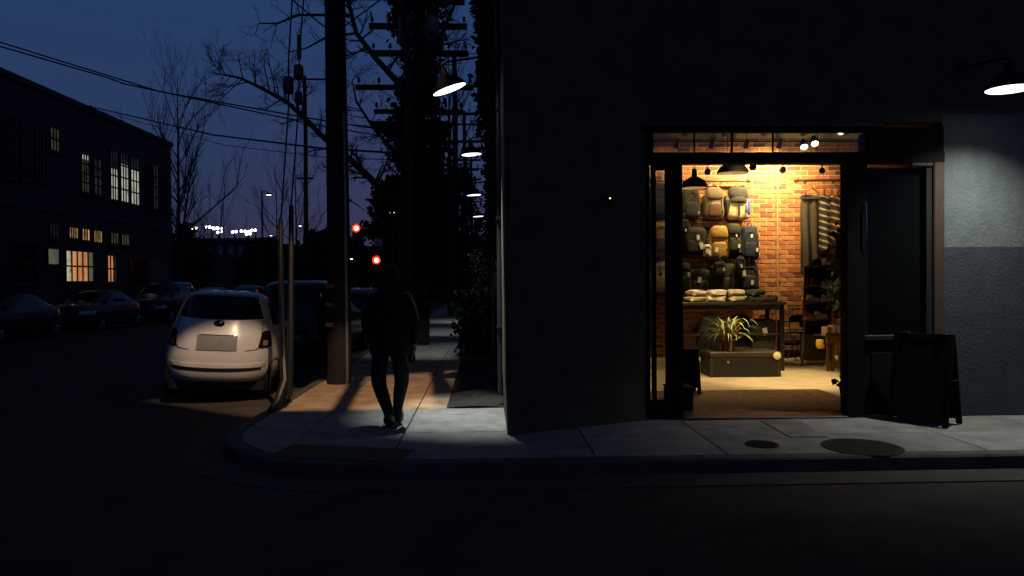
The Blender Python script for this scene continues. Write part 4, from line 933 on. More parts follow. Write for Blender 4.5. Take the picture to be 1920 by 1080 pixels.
# hatch shut line, as a thin recessed channel
ln = MB(); zb = .735
path = [(-.545, 1.15)] + [(-.555, 1.15 - .08 * k) for k in range(1, 4)] + [(-.555, .85), (-.55, .79), (-.50, zb + .012), (-.40, zb)] 
path = path + [(x, zb) for x in (-.2, 0, .2)] + [(-x, z) for x, z in path[::-1]]
ln.tube([H.rear(x, z, .0015) for x, z in path], .006, 6); ln.build('hatch_seam', trimk, hc)
for s in (-1, 1):
    def pxl(v, s=s): a, b = .53 + .03 * v, .69 - .03 * v; return (-b, -a) if s < 0 else (a, b)
    tl = H.patch('rear', pxl, lambda u: .77 + .012 * abs(2 * u - 1) ** 3, lambda u: 1.0 - .02 * abs(2 * u - 1) ** 3, .018, 10, 10).build('tail_light', tail, hc, smooth=True)
    def pxi(v, s=s): a, b = .585, .645; return (-b, -a) if s < 0 else (a, b)
    H.patch('rear', pxi, .80, .87, .024, 6, 5).build('reversing_lens', mat('clear_lens', (.25, .22, .22), .15, coat=1), tl, smooth=True)
MB().tube([H.rear(.02, 1.175, .02), H.rear(-.2, 1.20, .024), H.rear(-.36, 1.21, .02)], .008, 6).build('rear_wiper', trimk, hc)
H.patch('rear', lambda v: (-.26, .26), .735, .935, .012, 10, 6).build('number_plate', plate_m, hc, smooth=True)
H.patch('rear', lambda v: (-.22, .22), .945, .985, .03, 10, 3).build('plate_light_bar', white, hc, smooth=True)
bp_ = H.rear(0, 1.09, .0); nrm = Vector((0, -1, .38)).normalized()
MB().lathe([(.06, -.01), (.062, .006), (.05, .014), (0, .016)], 24, Matrix.Translation(bp_) @ nrm.to_track_quat('Z', 'Y').to_matrix().to_4x4() @ Matrix.Diagonal((1.15, .8, 1, 1)), cap=True).build('badge', mat('badge_dark', (.03, .03, .035), .15, metal=.8), hc, smooth=True)
H.patch('rear', lambda v: (-.58, .58), lambda u: .445 + .02 * abs(2 * u - 1) ** 2, lambda u: .482 + .02 * abs(2 * u - 1) ** 2, .004, 20, 3).build('bumper_slot', trimk, hc, smooth=True)
H.patch('rear', lambda v: (-.63, .63), lambda u: .496 + .02 * abs(2 * u - 1) ** 2, lambda u: .545 + .02 * abs(2 * u - 1) ** 2, .016, 20, 3).build('bumper_strip', white, hc, smooth=True)
H.patch('rear', lambda v: (-.62, .62), .272, .305, .006, 20, 3).build('lower_valance', trimk, hc, smooth=True)
for s, wh in ((1, 'right'), (-1, 'left')):
    H.patch(wh, lambda v: (-1.0 + .16 * v, -.35), 1.06, 1.38, .004, 10, 8).build('quarter_window', carglass, hc, smooth=True)
    H.patch(wh, lambda v: (-.27, .75 - .55 * v), 1.04, 1.38, .004, 12, 8).build('door_window', carglass, hc, smooth=True)
    MB().tube([H.side(y_, z_, s, .001) for y_, z_ in ((-.31, 1.05), (-.33, .7), (-.3, .42), (0, .36), (.6, .36), (.72, .5), (.74, 1.0))], .005, 5).build('door_seam', trimk, hc)
    MB().sell(H.side(-.18, .86, s, .02), (.03, .18, .035), .5, .5, nu=12, nv=6).build('door_handle', rimm, hc, smooth=True)
    MB().sell(H.side(.72, .98, s, .1), (.2, .1, .13), .6, .6, nu=12, nv=8).build('wing_mirror', white, hc, smooth=True)
    for y_ in (-1.16, 1.14): wheel(hc, s * .605, y_, .29, .18, s)
arches(H, hc, (-1.16, 1.14), .315)
MB().b2((-.62, -1.5, .17), (.62, 1.5, .3)).build('underbody', trimk, hc)
c0 = onz(419, 742, -.13); place(hc, -4.19, 12.28, R(12), R(3.6), -.11); hc.scale = (1.03, 1, 1.03)

SED = [(.2, .80, -2.1, 2.1), (.33, .87, -2.25, 2.25), (.5, .9, -2.3, 2.3), (.65, .9, -2.29, 2.28), (.78, .885, -2.26, 2.2), (.88, .86, -2.22, 2.05), (.96, .82, -2.1, 1.6), (1.02, .77, -1.8, 1.1), (1.12, .73, -1.52, .85), (1.26, .665, -1.2, .5), (1.37, .6, -.95, .2), (1.43, .5, -.7, -.05), (1.455, .3, -.45, -.2)]
SUV = [(.24, .82, -2.1, 2.15), (.4, .9, -2.28, 2.28), (.6, .93, -2.32, 2.3), (.85, .93, -2.3, 2.25), (1.0, .91, -2.28, 2.1), (1.1, .88, -2.26, 1.5), (1.2, .84, -2.23, 1.1), (1.4, .77, -2.15, .8), (1.6, .70, -2.02, .5), (1.7, .62, -1.9, .3), (1.75, .45, -1.6, .0)]
HAT = [(.2, .78, -1.9, 1.95), (.35, .86, -2.02, 2.05), (.55, .88, -2.05, 2.08), (.75, .87, -2.03, 2.0), (.9, .84, -1.98, 1.8), (1.0, .8, -1.93, 1.3), (1.12, .75, -1.85, .95), (1.28, .68, -1.7, .6), (1.42, .6, -1.5, .25), (1.5, .48, -1.2, -.05), (1.52, .3, -.9, -.25)]
def generic_car(label, table, paint, X, Y, rz, lit_tail=False, glassz=(1.0, 1.36), group='cars parked along the streets'):
    C = Car(table, 4.4); t = thing('parked_car', label, 'car', group=group); top = table[-1][0]; wmax = max(r[1] for r in table)
    C.shell(30, 56).build('body', paint, t, smooth=True, ang=60)
    z0, z1 = glassz
    C.patch('rear', lambda v: (-.58 + .06 * v, .58 - .06 * v), z0 + .07, z1 - .01, .006, 12, 6).build('rear_window', carglass, t, smooth=True)
    C.patch('front', lambda v: (-.58 + .06 * v, .58 - .06 * v), z0 + .06, z1 - .01, .006, 12, 6).build('windscreen', carglass, t, smooth=True)
    rr, rf_ = C.row(z0)[1], C.row(z0)[2]; rr2, rf2 = C.row(z1)[1], C.row(z1)[2]
    for s, wh in ((1, 'right'), (-1, 'left')):
        C.patch(wh, lambda v: (rr + .25 + (rr2 - rr) * v, -.15), z0 + .03, z1 - .03, .004, 10, 6).build('rear_side_window', carglass, t, smooth=True)
        C.patch(wh, lambda v: (-.08, rf_ - .3 + (rf2 - rf_) * v), z0 + .03, z1 - .03, .004, 10, 6).build('front_side_window', carglass, t, smooth=True)
        def ln_(v, s=s): a, b = wmax * .62, wmax * .93; return (-b, -a) if s < 0 else (a, b)
        C.patch('rear', ln_, .72, .9, .012, 8, 5).build('tail_light', emis('tail_lit', (1, .06, .02), 3.0) if lit_tail else tail, t, smooth=True)
        C.patch('front', ln_, .62, .76, .012, 8, 5).build('headlight', mat('headlamp', (.5, .5, .52), .1, coat=1), t, smooth=True)
        MB().sell(C.side(rf_ - .35, z0 + .03, s, .1), (.18, .1, .13), .6, .6, nu=10, nv=6).build('wing_mirror', paint, t, smooth=True)
        for y_ in (table[2][2] + .92, table[2][3] - .9): wheel(t, s * (wmax - .09), y_, .33, .2, s)
    arches(C, t, (table[2][2] + .92, table[2][3] - .9), .37)
    C.patch('rear', lambda v: (-.26, .26), .55, .67, .01, 6, 3).build('number_plate', plate_m, t); C.patch('front', lambda v: (-.45, .45), .42, .56, .008, 8, 4).build('grille', trimk, t)
    MB().b2((-.7, -1.8, .17), (.7, 1.8, .28)).build('underbody', trimk, t)
    place(t, X, Y, rz); return t
pk = mat('paint_black', (.008, .008, .009), .3, coat=.4, spec=.3); pg = mat('paint_grey', (.014, .014, .014), .4, coat=.3, spec=.25); psl = mat('paint_silver', (.035, .036, .038), .4, coat=.3, spec=.25); pbl = mat('paint_blue', (.009, .010, .012), .4, coat=.3, spec=.25); pwh = mat('paint_pale', (.06, .06, .06), .4, coat=.3, spec=.25)
generic_car('black SUV parked ahead of the white hatchback', SUV, pk, -3.95, 17.4, 0, glassz=(1.12, 1.66))
generic_car('pale hatchback roof seen past the wooden pole', HAT, pwh, -4.0, 24.0, 0, glassz=(1.02, 1.42))
generic_car('dark sedan farthest along the near kerb', SED, pg, -4.0, 30.5, 0)
ys_ = (17.2, 22.8, 28.4, 34.2, 40.0, 46.0)
labs = ('dark grey car nearest the left edge by the far kerb', 'blue sedan second along the far kerb', 'silver grey sedan under the orange warehouse window', 'black hatchback with red tail light glints by the far kerb', 'dark sedan at the far end of the warehouse', 'pale car beyond the end of the warehouse')
for k, yy in enumerate(ys_): generic_car(labs[k], (HAT, SED, SED, SUV, SED, HAT)[k], (pg, pbl, psl, pk, pbl, pwh)[k], -14.55, yy, math.pi, glassz=(1.12, 1.66) if k == 3 else (1.02, 1.42) if k in (0, 5) else (1.0, 1.36))
generic_car('car with lit red tail lights far up the street', SED, pk, at(817, 540, 66).x, 66, 0, True); generic_car('second car with lit tail lights far up the street', SUV, pk, at(832, 545, 58).x, 58, 0, True, (1.12, 1.66))
# ================================================================== POLES, WIRES, TREES
polewood = mat('pole_wood', (.016, .012, .009), .9, noise=.45, scale=3, bump=.008, bscale=24, stretch=(4, 4, .35))
porc = mat('porcelain', (.05, .04, .035), .3)
def upole(label, px, Y, base_r, top, arms, group='wooden utility poles'):
    b = at(px, 600, Y); t = thing('utility_pole', label, 'pole', (b.x, Y, 0), 0, group)
    mb = MB(); n = 16; zs_ = [-.05 + (top + .05) * k / 24 for k in range(25)]
    mb.tube([(.012 * math.sin(z * .8), .01 * math.cos(z * 1.1), z) for z in zs_], [base_r * (1 - .28 * z / top) for z in zs_], n); mb.build('pole_shaft', polewood, t, smooth=True, ang=50)
    for (z, w, off, hgt) in arms:
        a = MB().b2((off - w / 2, -base_r - .06, z - hgt / 2), (off + w / 2, -base_r + .04, z + hgt / 2), ch=.008).build('crossarm', polewood, t)
        k = 0
        for x in (-.47, -.3, .3, .47):
            MB().lathe([(.012, 0), (.012, .06), (.035, .07), (.045, .1), (.03, .12), (.04, .15), (.02, .18), (0, .18)], 10, Matrix.Translation((off + x * w, -base_r, z + hgt / 2))).build('insulator', porc, a, smooth=True)
        for s in (-1, 1): MB().tube([(off + s * w * .3, -base_r - .03, z - hgt / 2), (0, -base_r - .03, z - .6)], .012, 5).build('brace', steelk, a)
    return t
zat = lambda py, Y: at(785, py, Y).z
NP = upole('near thick wooden utility pole on the pavement beside the black SUV', 635, 11.8, .19, 10.5, [(at(635, 1, 11.8).z, 2.3, .05, .11), (8.6, 2.3, 0, .11)])
for py in (537, 570, 608):
    p = at(623, py, 11.8); MB().b2((p.x - .07, 11.60, p.z - .03), (p.x + .05, 11.614, p.z + .035)).build('reflector_band', mat('reflector_amber', (.22, .10, .03), .35), NP, w=True)
MB().tube([(.15, -.13, 0), (.14, -.12, 4.2)], .022, 8).build('conduit', mat('galvanised', (.35, .36, .37), .45, metal=.8), NP, smooth=True)
P2Y = 18.7
P2 = upole('ivy wrapped utility pole with many crossarms beyond the walking man', 790, P2Y, .2, 12, [(zat(55, P2Y), 2.4, .0, .14), (zat(105, P2Y), 2.4, .03, .14), (zat(168, P2Y), 2.9, -.1, .12), (zat(213, P2Y), 2.2, .0, .1), (zat(10, P2Y), 1.9, .2, .12)])
zp = zat(232, P2Y); MB().add([(-1.25, -.35, zp), (.75, -.35, zp), (.75, .35, zp), (-1.25, .35, zp), (-.55, -.3, zp - .5), (.6, -.3, zp - .5), (.6, .3, zp - .5), (-.55, .3, zp - .5)], [(0, 1, 2, 3), (7, 6, 5, 4), (0, 4, 5, 1), (1, 5, 6, 2), (2, 6, 7, 3), (3, 7, 4, 0)]).build('equipment_platform', polewood, P2)
for x in (-.25, .3): MB().lathe([(0, 0), (.2, 0), (.22, .05), (.22, .62), (.18, .7), (.05, .72), (.04, .85), (0, .85)], 18, Matrix.Translation((x, -.42, zat(95, P2Y)))).build('transformer', mat('transformer_grey', (.1, .1, .1), .5), P2, smooth=True)
mb = MB(); pts = []
for k in range(260):
    z = rnd.uniform(1.2, 11); r = .50 + .12 * math.sin(z * 1.7) + (.12 if 3 < z < 5.2 else 0); a = rnd.random() * 6.28; pts.append((math.cos(a) * r * .8, math.sin(a) * r * .8, z, .13, .13, .2))
leafcloud(mb, pts, 9000, .17); mb.build('ivy', ivy_leaf, P2)['kind'] = 'stuff'
for k, (Y, lab) in enumerate(((38, 'second farther utility pole with stacked crossarms'), (55, 'third utility pole up the street, thin crossarms'), (80, 'farthest utility pole up the street'))):
    upole(lab, 911 - 1400 * 1.55 / Y + 2, Y, .17, 13 + k, [(z, 2.4, 0, .13) for z in ((7.2, 8.6, 10, 11.4), (9, 10.4, 11.8, 13), (10, 12, 13.5))[k]])
# far poles left of the near pole
bp2 = upole('slim utility pole standing left behind the near pole', 576, 46, .15, at(576, 143, 46).z, [(at(576, 150, 46).z, 2.6, .6, .1), (at(576, 335, 46).z, 1.0, 0, .1)])
def wire(label, pts, r, name='power_line', sag=0.0, group='overhead wires'):
    out = []
    for a, b in zip(pts, pts[1:]):
        for k in range(12): s = k / 12; p = a.lerp(b, s); p.z -= sag * 4 * s * (1 - s); out.append(p)
    out.append(pts[-1]); t = thing(name, label, 'wire', out[0], 0, group)
    MB().tube(out, r, 6).build('cable', steelk, t, w=True, smooth=True)
    for k in (0, -1): MB().sell(out[k], (r * 5,) * 3, 1, 1, nu=8, nv=5).build('clamp', steelk, t, w=True)
wire('upper of the paired wires crossing the sky to the pole platform', [at(-120, 42, 16), at(300, 172, 17), at(612, 227, 18), at(742, 247, P2Y)], .017)
wire('lower of the paired wires crossing the sky to the pole platform', [at(-120, 52, 16.1), at(200, 145, 16.6), at(232, 157, 16.8), at(612, 238, 18), at(742, 259, P2Y)], .017)
wire('thick cable leaving the warehouse roof towards the ivy pole', [onx(170, 200, BX + .3), at(400, 253, 24), at(612, 279, 20), at(748, 287, P2Y)], .03)
wire('thin cable below the thick one from the warehouse roof', [onx(180, 206, BX + .3), at(420, 272, 24), at(612, 295, 20), at(748, 300, P2Y)], .012)
wire('slack wire from the near pole down to the far trees', [at(657, 376, 11.8), at(690, 398, 40)], .01)
wire('left of two unseen cables added over the front street to cast shadow streaks', [Vector((-1.2, 11.62, 8.75)), Vector((.4, -6, 8.2))], .012, sag=.1)  # unseen cable added under the floodlight to streak the pavement with shadow
wire('right of two unseen cables added over the front street to cast shadow streaks', [Vector((-1.08, 11.62, 8.75)), Vector((.55, -6, 8.2))], .014, sag=.1)  # second added cable, out of view, for another shadow streak
# guy wires with insulators and guards
galv = mat('guard_plastic', (.012, .013, .015), .5, noise=.25, scale=3)
def guy(label, pts, ins, guard, gw, gm, flare=None):
    t = thing('guy_wire', label, 'guy wire', pts[0]); MB().tube(pts, .011, 6).build('wire', steelk, t, w=True)
    for p, w_, h_ in ins: MB().sell(p, (w_, w_, h_), .35, .6, 0, 14, 8).build('insulator', porc, t, w=True, smooth=True)
    n = len(guard)
    MB().tube(guard, gw, 10).build('guard', gm, t, w=True, smooth=True)
    MB().tube([guard[-1], pts[-1]], .014, 6).build('anchor_rod', steelk, t, w=True)
GY = 9.6
guy('left guy wire with a dark torn guard by the hatchback', [at(549, -20, 10.6), at(541, 110, 10.4), at(541, 200, 10.3), at(527, 410, 10.0), at(531, 740, GY), at(503, 792, 9.1)], [(at(541, 160, 10.4), .13, .24)], [at(526, 410, 10.0), at(527, 520, 9.9), at(530, 640, 9.8), at(534, 715, GY), at(520, 755, 9.3), at(505, 772, 9.2)], [.028, .034, .038, .055, .05, .04], mat('guard_dark', (.009, .010, .012), .5, noise=.25, scale=3))
guy('right guy wire with a pale guard beside the near pole', [at(571, -20, 11.0), at(561, 100, 10.8), at(560, 200, 10.6), at(546, 385, 10.3), at(543, 745, 9.9), at(531, 776, 9.4)], [(at(561, 88, 10.8), .06, .36), (at(560, 135, 10.7), .13, .2), (at(560, 184, 10.6), .1, .18)], [at(546, 386, 10.3), at(546, 480, 10.2), at(545, 620, 10.0), at(541, 742, 9.9)], [.03, .038, .045, .055], galv)

# ---- bare trees
def branch(mb, p, d, L_, r, depth, spread=.5, up=.1, seg=5):
    pts = [p]; q = p.copy(); dd = d.normalized()
    for k in range(seg):
        dd = (dd + Vector((rnd.gauss(0, .11), rnd.gauss(0, .11), rnd.gauss(0, .09) + up * .12))).normalized(); q = q + dd * (L_ / seg); pts.append(q.copy())
    mb.tube(pts, [r * (1 - .6 * k / seg) for k in range(seg + 1)], 6 if r > .02 else 4 if r > .008 else 3, cap=False)
    if depth <= 0: return
    nb = {3: 5, 2: 6, 1: 6}.get(depth, 5)
    for k in range(nb):
        s = rnd.uniform(.3, 1.0); i = min(seg - 1, int(s * seg)); b = pts[i].lerp(pts[i + 1], s * seg - i)
        sd = dd.orthogonal().normalized(); sd.rotate(Matrix.Rotation(rnd.random() * 6.28, 3, dd))
        nd = (dd * (1 - spread * .55) + sd * spread * 1.2 + Vector((0, 0, up * .6))).normalized()
        branch(mb, b, nd, L_ * rnd.uniform(.34, .6), max(.0035, r * rnd.uniform(.3, .5)), depth - 1, spread, up, 4)
def limb(mb, pts, radii, depth, spur=.55, n=14, up=.1):
    mb.tube(pts, radii, 8, cap=False)
    for k in range(n):
        s = rnd.uniform(.12, 1) * (len(pts) - 1); i = min(len(pts) - 2, int(s)); b = Vector(pts[i]).lerp(Vector(pts[i + 1]), s - i); dd = (Vector(pts[i + 1]) - Vector(pts[i])).normalized()
        sd = dd.orthogonal().normalized(); sd.rotate(Matrix.Rotation(rnd.random() * 6.28, 3, dd)); rr = radii[i] * .35
        branch(mb, b, dd * .5 + sd + Vector((0, 0, up)), spur * rnd.uniform(.6, 1.3), max(.005, rr), depth, .6, up)
TY_ = 15.0
def tp_(px, py, dy=0): return at(px, py, TY_ + dy)
tbse = tp_(763, 676); tbse.z = 0
TT = thing('street_tree', 'bare street tree behind the walking man with a limb arching left', 'tree', tbse)
MB().tube([tbse, tp_(762, 600), tp_(761, 480), tp_(760, 400), tp_(762, 300), tp_(770, 180), tp_(760, 60), tp_(745, -60)], [.17, .15, .14, .13, .11, .09, .07, .05], 12).build('trunk', bark, TT, w=True, smooth=True)
mb = MB()
limb(mb, [tp_(758, 385), tp_(720, 362, -.2), tp_(690, 330, -.3), tp_(657, 300, -.4), tp_(611, 262, -.5), tp_(575, 226, -.6), tp_(540, 193, -.7), tp_(490, 165, -.9), tp_(450, 146, -1.0), tp_(400, 137, -1.1)], [.09, .08, .07, .065, .055, .05, .042, .034, .024, .01], 2, .62, 40)
limb(mb, [tp_(764, 190), tp_(742, 150, .2), tp_(705, 110, .3), tp_(668, 62, .4), tp_(655, 10, .5), tp_(650, -40, .5)], [.08, .07, .06, .05, .04, .03], 2, .6, 22)
limb(mb, [tp_(655, 30, .5), tp_(600, 28, .3), tp_(560, 28, .1), tp_(520, 44, 0), tp_(485, 44, 0), tp_(478, 66, 0)], [.035, .03, .026, .02, .012, .006], 1, .45, 16)
limb(mb, [tp_(668, 62, .4), tp_(612, 70, .2), tp_(575, 90, .1), tp_(535, 100, 0)], [.03, .024, .016, .007], 1, .4, 12)
limb(mb, [tp_(768, 200), tp_(800, 120, .2), tp_(830, 60, .2), tp_(860, -10, .3)], [.07, .06, .045, .03], 2, .7, 26)
limb(mb, [tp_(762, 330), tp_(735, 280, -.6), tp_(700, 240, -.9), tp_(668, 190, -1.0), tp_(660, 150, -1.0)], [.05, .04, .03, .02, .01], 2, .5, 20)
mb.build('branches', bark, TT, w=True)
def baretree(label, px, Y, h, r, tilt_=0.0, depth=3, n=9, spread=.45, base=.3):
    b = at(px, 560, Y); t = thing('bare_tree', label, 'tree', (b.x, Y, -.1), 0, 'leafless trees')
    mb = MB(); tr_ = [(tilt_ * s * h, .1 * math.sin(s * 4), s * h) for s in [k / 7 for k in range(8)]]; mb.tube(tr_, [r * (1 - .93 * k / 7) for k in range(8)], 8); mb.build('trunk', bark, t, smooth=True)
    mb = MB()
    for k in range(n):
        s = base + (.98 - base) * k / n; p = Vector((tilt_ * s * h, 0, s * h)); a = k * 2.4 + rnd.random()
        branch(mb, p, Vector((math.cos(a), math.sin(a) * .6, .75 + s)), h * .34 * (1.2 - s * .7), r * .5 * (1.12 - s), depth - 1, spread, .6)
    mb.build('branches', bark, t)
baretree('tall bare tree at the corner of the warehouse', 333, 47, at(340, 135, 47).z + .1, .17, .012, 3, 18)
baretree('bare tree with low limbs beyond the warehouse corner', 322, 52, at(330, 300, 52).z + .1, .2, .15, 3, 12, .7)
baretree('slender bare tree in front of the distant floodlights', 366, 70, at(366, 330, 70).z, .09, .0, 2, 9)
baretree('leaning bare sapling in front of the distant floodlights', 398, 70, at(412, 300, 70).z, .09, .12, 2, 8)
baretree('short bare tree right of the leaning sapling', 421, 74, at(421, 370, 74).z, .09, .0, 2, 8)
baretree('bare tree left of the guy wires', 520, 60, at(520, 300, 60).z, .1, .0, 3, 10)
baretree('bare tree between the guy wires and the slim pole', 556, 52, at(556, 270, 52).z, .1, .0, 3, 10)
baretree('bare tree far up the pavement under the lamps', 845, 34, 12, .16, 0, 3, 12, base=.52)
# ---- evergreen crowns far up the street
def evergreen(label, px, Y, w, h, n=2600):
    b = at(px, 560, Y); t = thing('evergreen_tree', label, 'tree', (b.x, Y, -.1), 0, 'dark evergreen trees')
    MB().tube([(0, 0, 0), (0, 0, h * .8)], [.25, .1], 8).build('trunk', bark, t)
    pts = []
    for k in range(90):
        s = rnd.random(); rr = w / 2 * math.sqrt(max(.05, 1 - (2 * s - .85) ** 2 * .8)) * rnd.uniform(.3, 1); a = rnd.random() * 6.28; pts.append((math.cos(a) * rr, math.sin(a) * rr, h * (.12 + .86 * s), w * .06, w * .06, h * .04))
    mb = MB(); leafcloud(mb, pts, n, w * .10); mb.build('crown', ivy_leaf, t)['kind'] = 'stuff'
evergreen('rounded dark evergreen right of the red traffic lights', 735, 64, 5.6, at(735, 345, 64).z, 6500); evergreen('dark evergreen behind the ivy pole', 800, 52, 4.5, 9.5, 6500); evergreen('dark tree mass under the third wall lamp', 868, 45, 2.4, 8.5, 4500)
evergreen('low dark tree at the end of the warehouse', 345, 66, 4.5, at(345, 428, 66).z + .2, 2600); evergreen('dark hedge tree behind the slim pole', 600, 90, 9, at(600, 440, 90).z, 2600); evergreen('dark bushy tree left of the guy wires', 500, 85, 6, at(500, 450, 85).z, 2400); evergreen('low dark tree behind the near pole', 655, 95, 6, at(655, 450, 95).z, 2000)

# ---- traffic signals
def signal(label, px, py, Y, arm_to=None):
    p = at(px, py, Y); t = thing('traffic_light', label, 'traffic light', (p.x + .0, Y, -.1))
    MB().box((0, .12, p.z - .36), (.42, .2, 1.36), ch=.02).build('housing', trimk, t); MB().box((0, .24, p.z - .36), (.7, .01, 1.6), ch=0).build('backplate', mat('backplate', (.05, .04, .04), .6), t)
    for k, (dz, m) in enumerate(((0, emis('signal_red', (1, .16, .09), 9)), (-.52, mat('lens_off_amber', (.05, .03, .01), .3)), (-.92, mat('lens_off_green', (.01, .04, .02), .3)))):
        Mx_ = Matrix.Translation((0, .01, p.z + .1 + dz)) @ Matrix.Rotation(R(90), 4, 'X'); MB().lathe([(.2, 0), (.13, .04), (0, .055)], 18, Mx_).build('lens', m, t, smooth=True)
        MB().lathe([(.2, -.01), (.24, .06), (.34, .12)] if k == 0 else [(.19, -.02), (.2, .1)], 18, Mx_).build('visor', mat('visor_red_halo', (.6, .05, .04), .7) if k == 0 else trimk, t, smooth=True)  # red flared bell stands in for the halo round the lit lens
    px_ = .22 if arm_to is None else arm_to
    MB().tube([(px_, .2, 0), (px_, .2, p.z + .9)], .07, 10).build('post', steelk, t)
    MB().tube([(px_, .2, p.z + .2), (0, .2, p.z + .2)], .05, 8).build('arm', steelk, t)
    light('POINT', 'signal_glow', Vector((p.x, Y - .16, p.z + .1)), (0, 0, 0), 14, (1, .03, .02), t, radius=.05)
    return t, p
signal('red traffic light high beside the near wooden pole', 668, 428, 58, -.8)
s2_, sp_ = signal('red traffic light low above the walking man', 706, 488, 58, .25)
sg = thing('turn_sign', 'small square no turn sign above the low traffic light', 'sign', at(709, 455, 57.8))
MB().box((0, 0, 0), (.55, .02, .6), ch=.01).build('panel', mat('sign_pale', (.6, .5, .5), .6), sg); MB().tube([(.12 * math.cos(a), -.02, .12 * math.sin(a)) for a in [k * .5236 for k in range(13)]], .025, 6).build('ring', mat('sign_red', (.5, .02, .02), .6), sg); MB().tube([(-.1, -.02, .1), (.1, -.02, -.1)], .02, 6).build('slash', mat('sign_red', (.5, .02, .02), .6), sg); MB().tube([(0, .02, -.9), (0, .02, .6)], .04, 8).build('bracket', steelk, sg)
def slamp(label, px, py, Y, armlen, col, s, power=0):
    p = at(px, py, Y); t = thing('street_lamp', label, 'street lamp', (p.x + armlen, Y, -.1), 0, 'street lamps far off')
    MB().tube([(0, 0, 0), (0, 0, p.z + .5)], [.1, .06], 10).build('post', steelk, t, smooth=True); MB().tube([(0, 0, p.z + .3), (-armlen * .5, 0, p.z + .42), (-armlen, 0, p.z + .28)], .035, 8).build('arm', steelk, t, smooth=True)
    MB().sell((-armlen, 0, p.z + .2), (.6, .3, .16), .6, .6, nu=14, nv=8).build('head', steelk, t, smooth=True); MB().sell((-armlen, 0, p.z + .13), (.42, .22, .1), .8, .8, nu=12, nv=6).build('lens', emis('street_' + str(s), col, s), t, smooth=True)
slamp('street lamp with a warm glow left of the guy wires', 504, 366, 62, -.55, (1, .75, .4), 5); slamp('mast lamp above the low traffic light', 736, 399, 58, 1.0, (.9, .95, 1), 2.5)
slamp('small lamp low beside the near wooden pole', 658, 486, 75, .4, (1, .85, .6), 6); slamp('amber lamp above the walking man', 703, 517, 80, .4, (1, .6, .15), 6); slamp('small white lamp between guard and slim pole', 563, 424, 110, .5, (1, .9, .7), 8); slamp('small white lamp right of the warm street lamp', 508, 442, 120, .5, (1, .92, .8), 8)
# ---- far floodlight masts and low building
def mast(label, px, py, Y, n):
    p = at(px, py, Y); t = thing('floodlight_mast', label, 'floodlights', (p.x, Y, -.3), 0, 'floodlight masts on the far hillside')
    MB().tube([(0, 0, 0), (0, 0, p.z + .3)], [.5, .25], 8).build('mast', steelk, t); MB().b2((-n * .55, -.1, p.z - .2), (n * .55, .1, p.z + .2)).build('crossbar', steelk, t)
    for k in range(n): MB().sell(((k - (n - 1) / 2) * 1.05, -.3, p.z + rnd.uniform(-.3, .5)), (.8, .5, .8), 1, 1, nu=10, nv=6).build('flood_lamp', emis('mast_lamp', (.95, 1, .95), 9), t, smooth=True)
for px, py, n, lab in ((361, 428, 3, 'leftmost cluster of white floodlights on the far hillside'), (397, 427, 4, 'second cluster of floodlights, broad and bright'), (409, 426, 3, 'floodlights just right of the broad bright cluster'), (412, 434, 2, 'small floodlight pair below the broad cluster'), (440, 434, 2, 'single floodlight pair midway along the far hillside'), (463, 431, 4, 'bright right hand cluster of floodlights'), (466, 438, 2, 'small floodlight pair under the right hand cluster'), (479, 430, 1, 'rightmost lone floodlight on the far hillside')): mast(lab, px, py, 230, n)
fb = thing('low_depot', 'low pale depot with dark columns below the floodlights', 'building', (at(425, 470, 120).x, 120, -.3))
xa, xb = at(362, 470, 120).x, at(482, 470, 120).x; zb_, zt_ = at(425, 477, 120).z, at(425, 455, 120).z
MB().b2((xa, 120, -.3), (xb, 128, zb_)).build('base_wall', brickdark, fb, w=True); MB().b2((xa - .6, 119.3, zt_), (xb + .6, 128, zt_ + .7)).build('roof', brickdark, fb, w=True); MB().b2((xa, 120.3, zb_), (xb, 127.8, zt_)).build('wall', mat('pale_panel', (.34, .36, .42), .8), fb, w=True)
for k in range(7): x = xa + (xb - xa) * k / 6; MB().b2((x - .35, 119.9, zb_), (x + .35, 120.29, zt_)).build('column', brickdark, fb, w=True)
for x, w_, h, lab in ((-60, 30, 7, 'dark far building left of the depot'), (-25, 16, 8, 'dark far building behind the guy wires'), (-8, 9, 10, 'dark far building behind the near pole')):
    fo = thing('far_building', lab, 'building', (x, 140, -.3)); MB().b2((-w_ / 2, 0, 0), (w_ / 2, 10, h)).build('wall', brickdark, fo); MB().b2((-w_ / 2 - .3, -.3, h), (w_ / 2 + .3, 10.3, h + .4)).build('roof', brickdark, fo)
    for k in range(5): MB().b2((-w_ / 2 + w_ * (k + .3) / 5, -.06, h * .5), (-w_ / 2 + w_ * (k + .7) / 5, -.001, h * .75)).build('window', W_OFF, fo)
# small wooden frame sign up the pavement
f0 = onz(878, 590, 0); ft = thing('frame_stand', 'pale open A-frame stand far along the pavement', 'sign', (f0.x, f0.y, 0))
pf = mat('frame_pale', (.35, .25, .16), .7)
for x in (-.25, .25): MB().b2((x - .02, -.02, 0), (x + .02, .02, 1.0)).build('post', pf, ft)
for z in (.98, .3): MB().b2((-.23, -.018, z - .02), (.23, .018, z + .02)).build('bar', pf, ft)

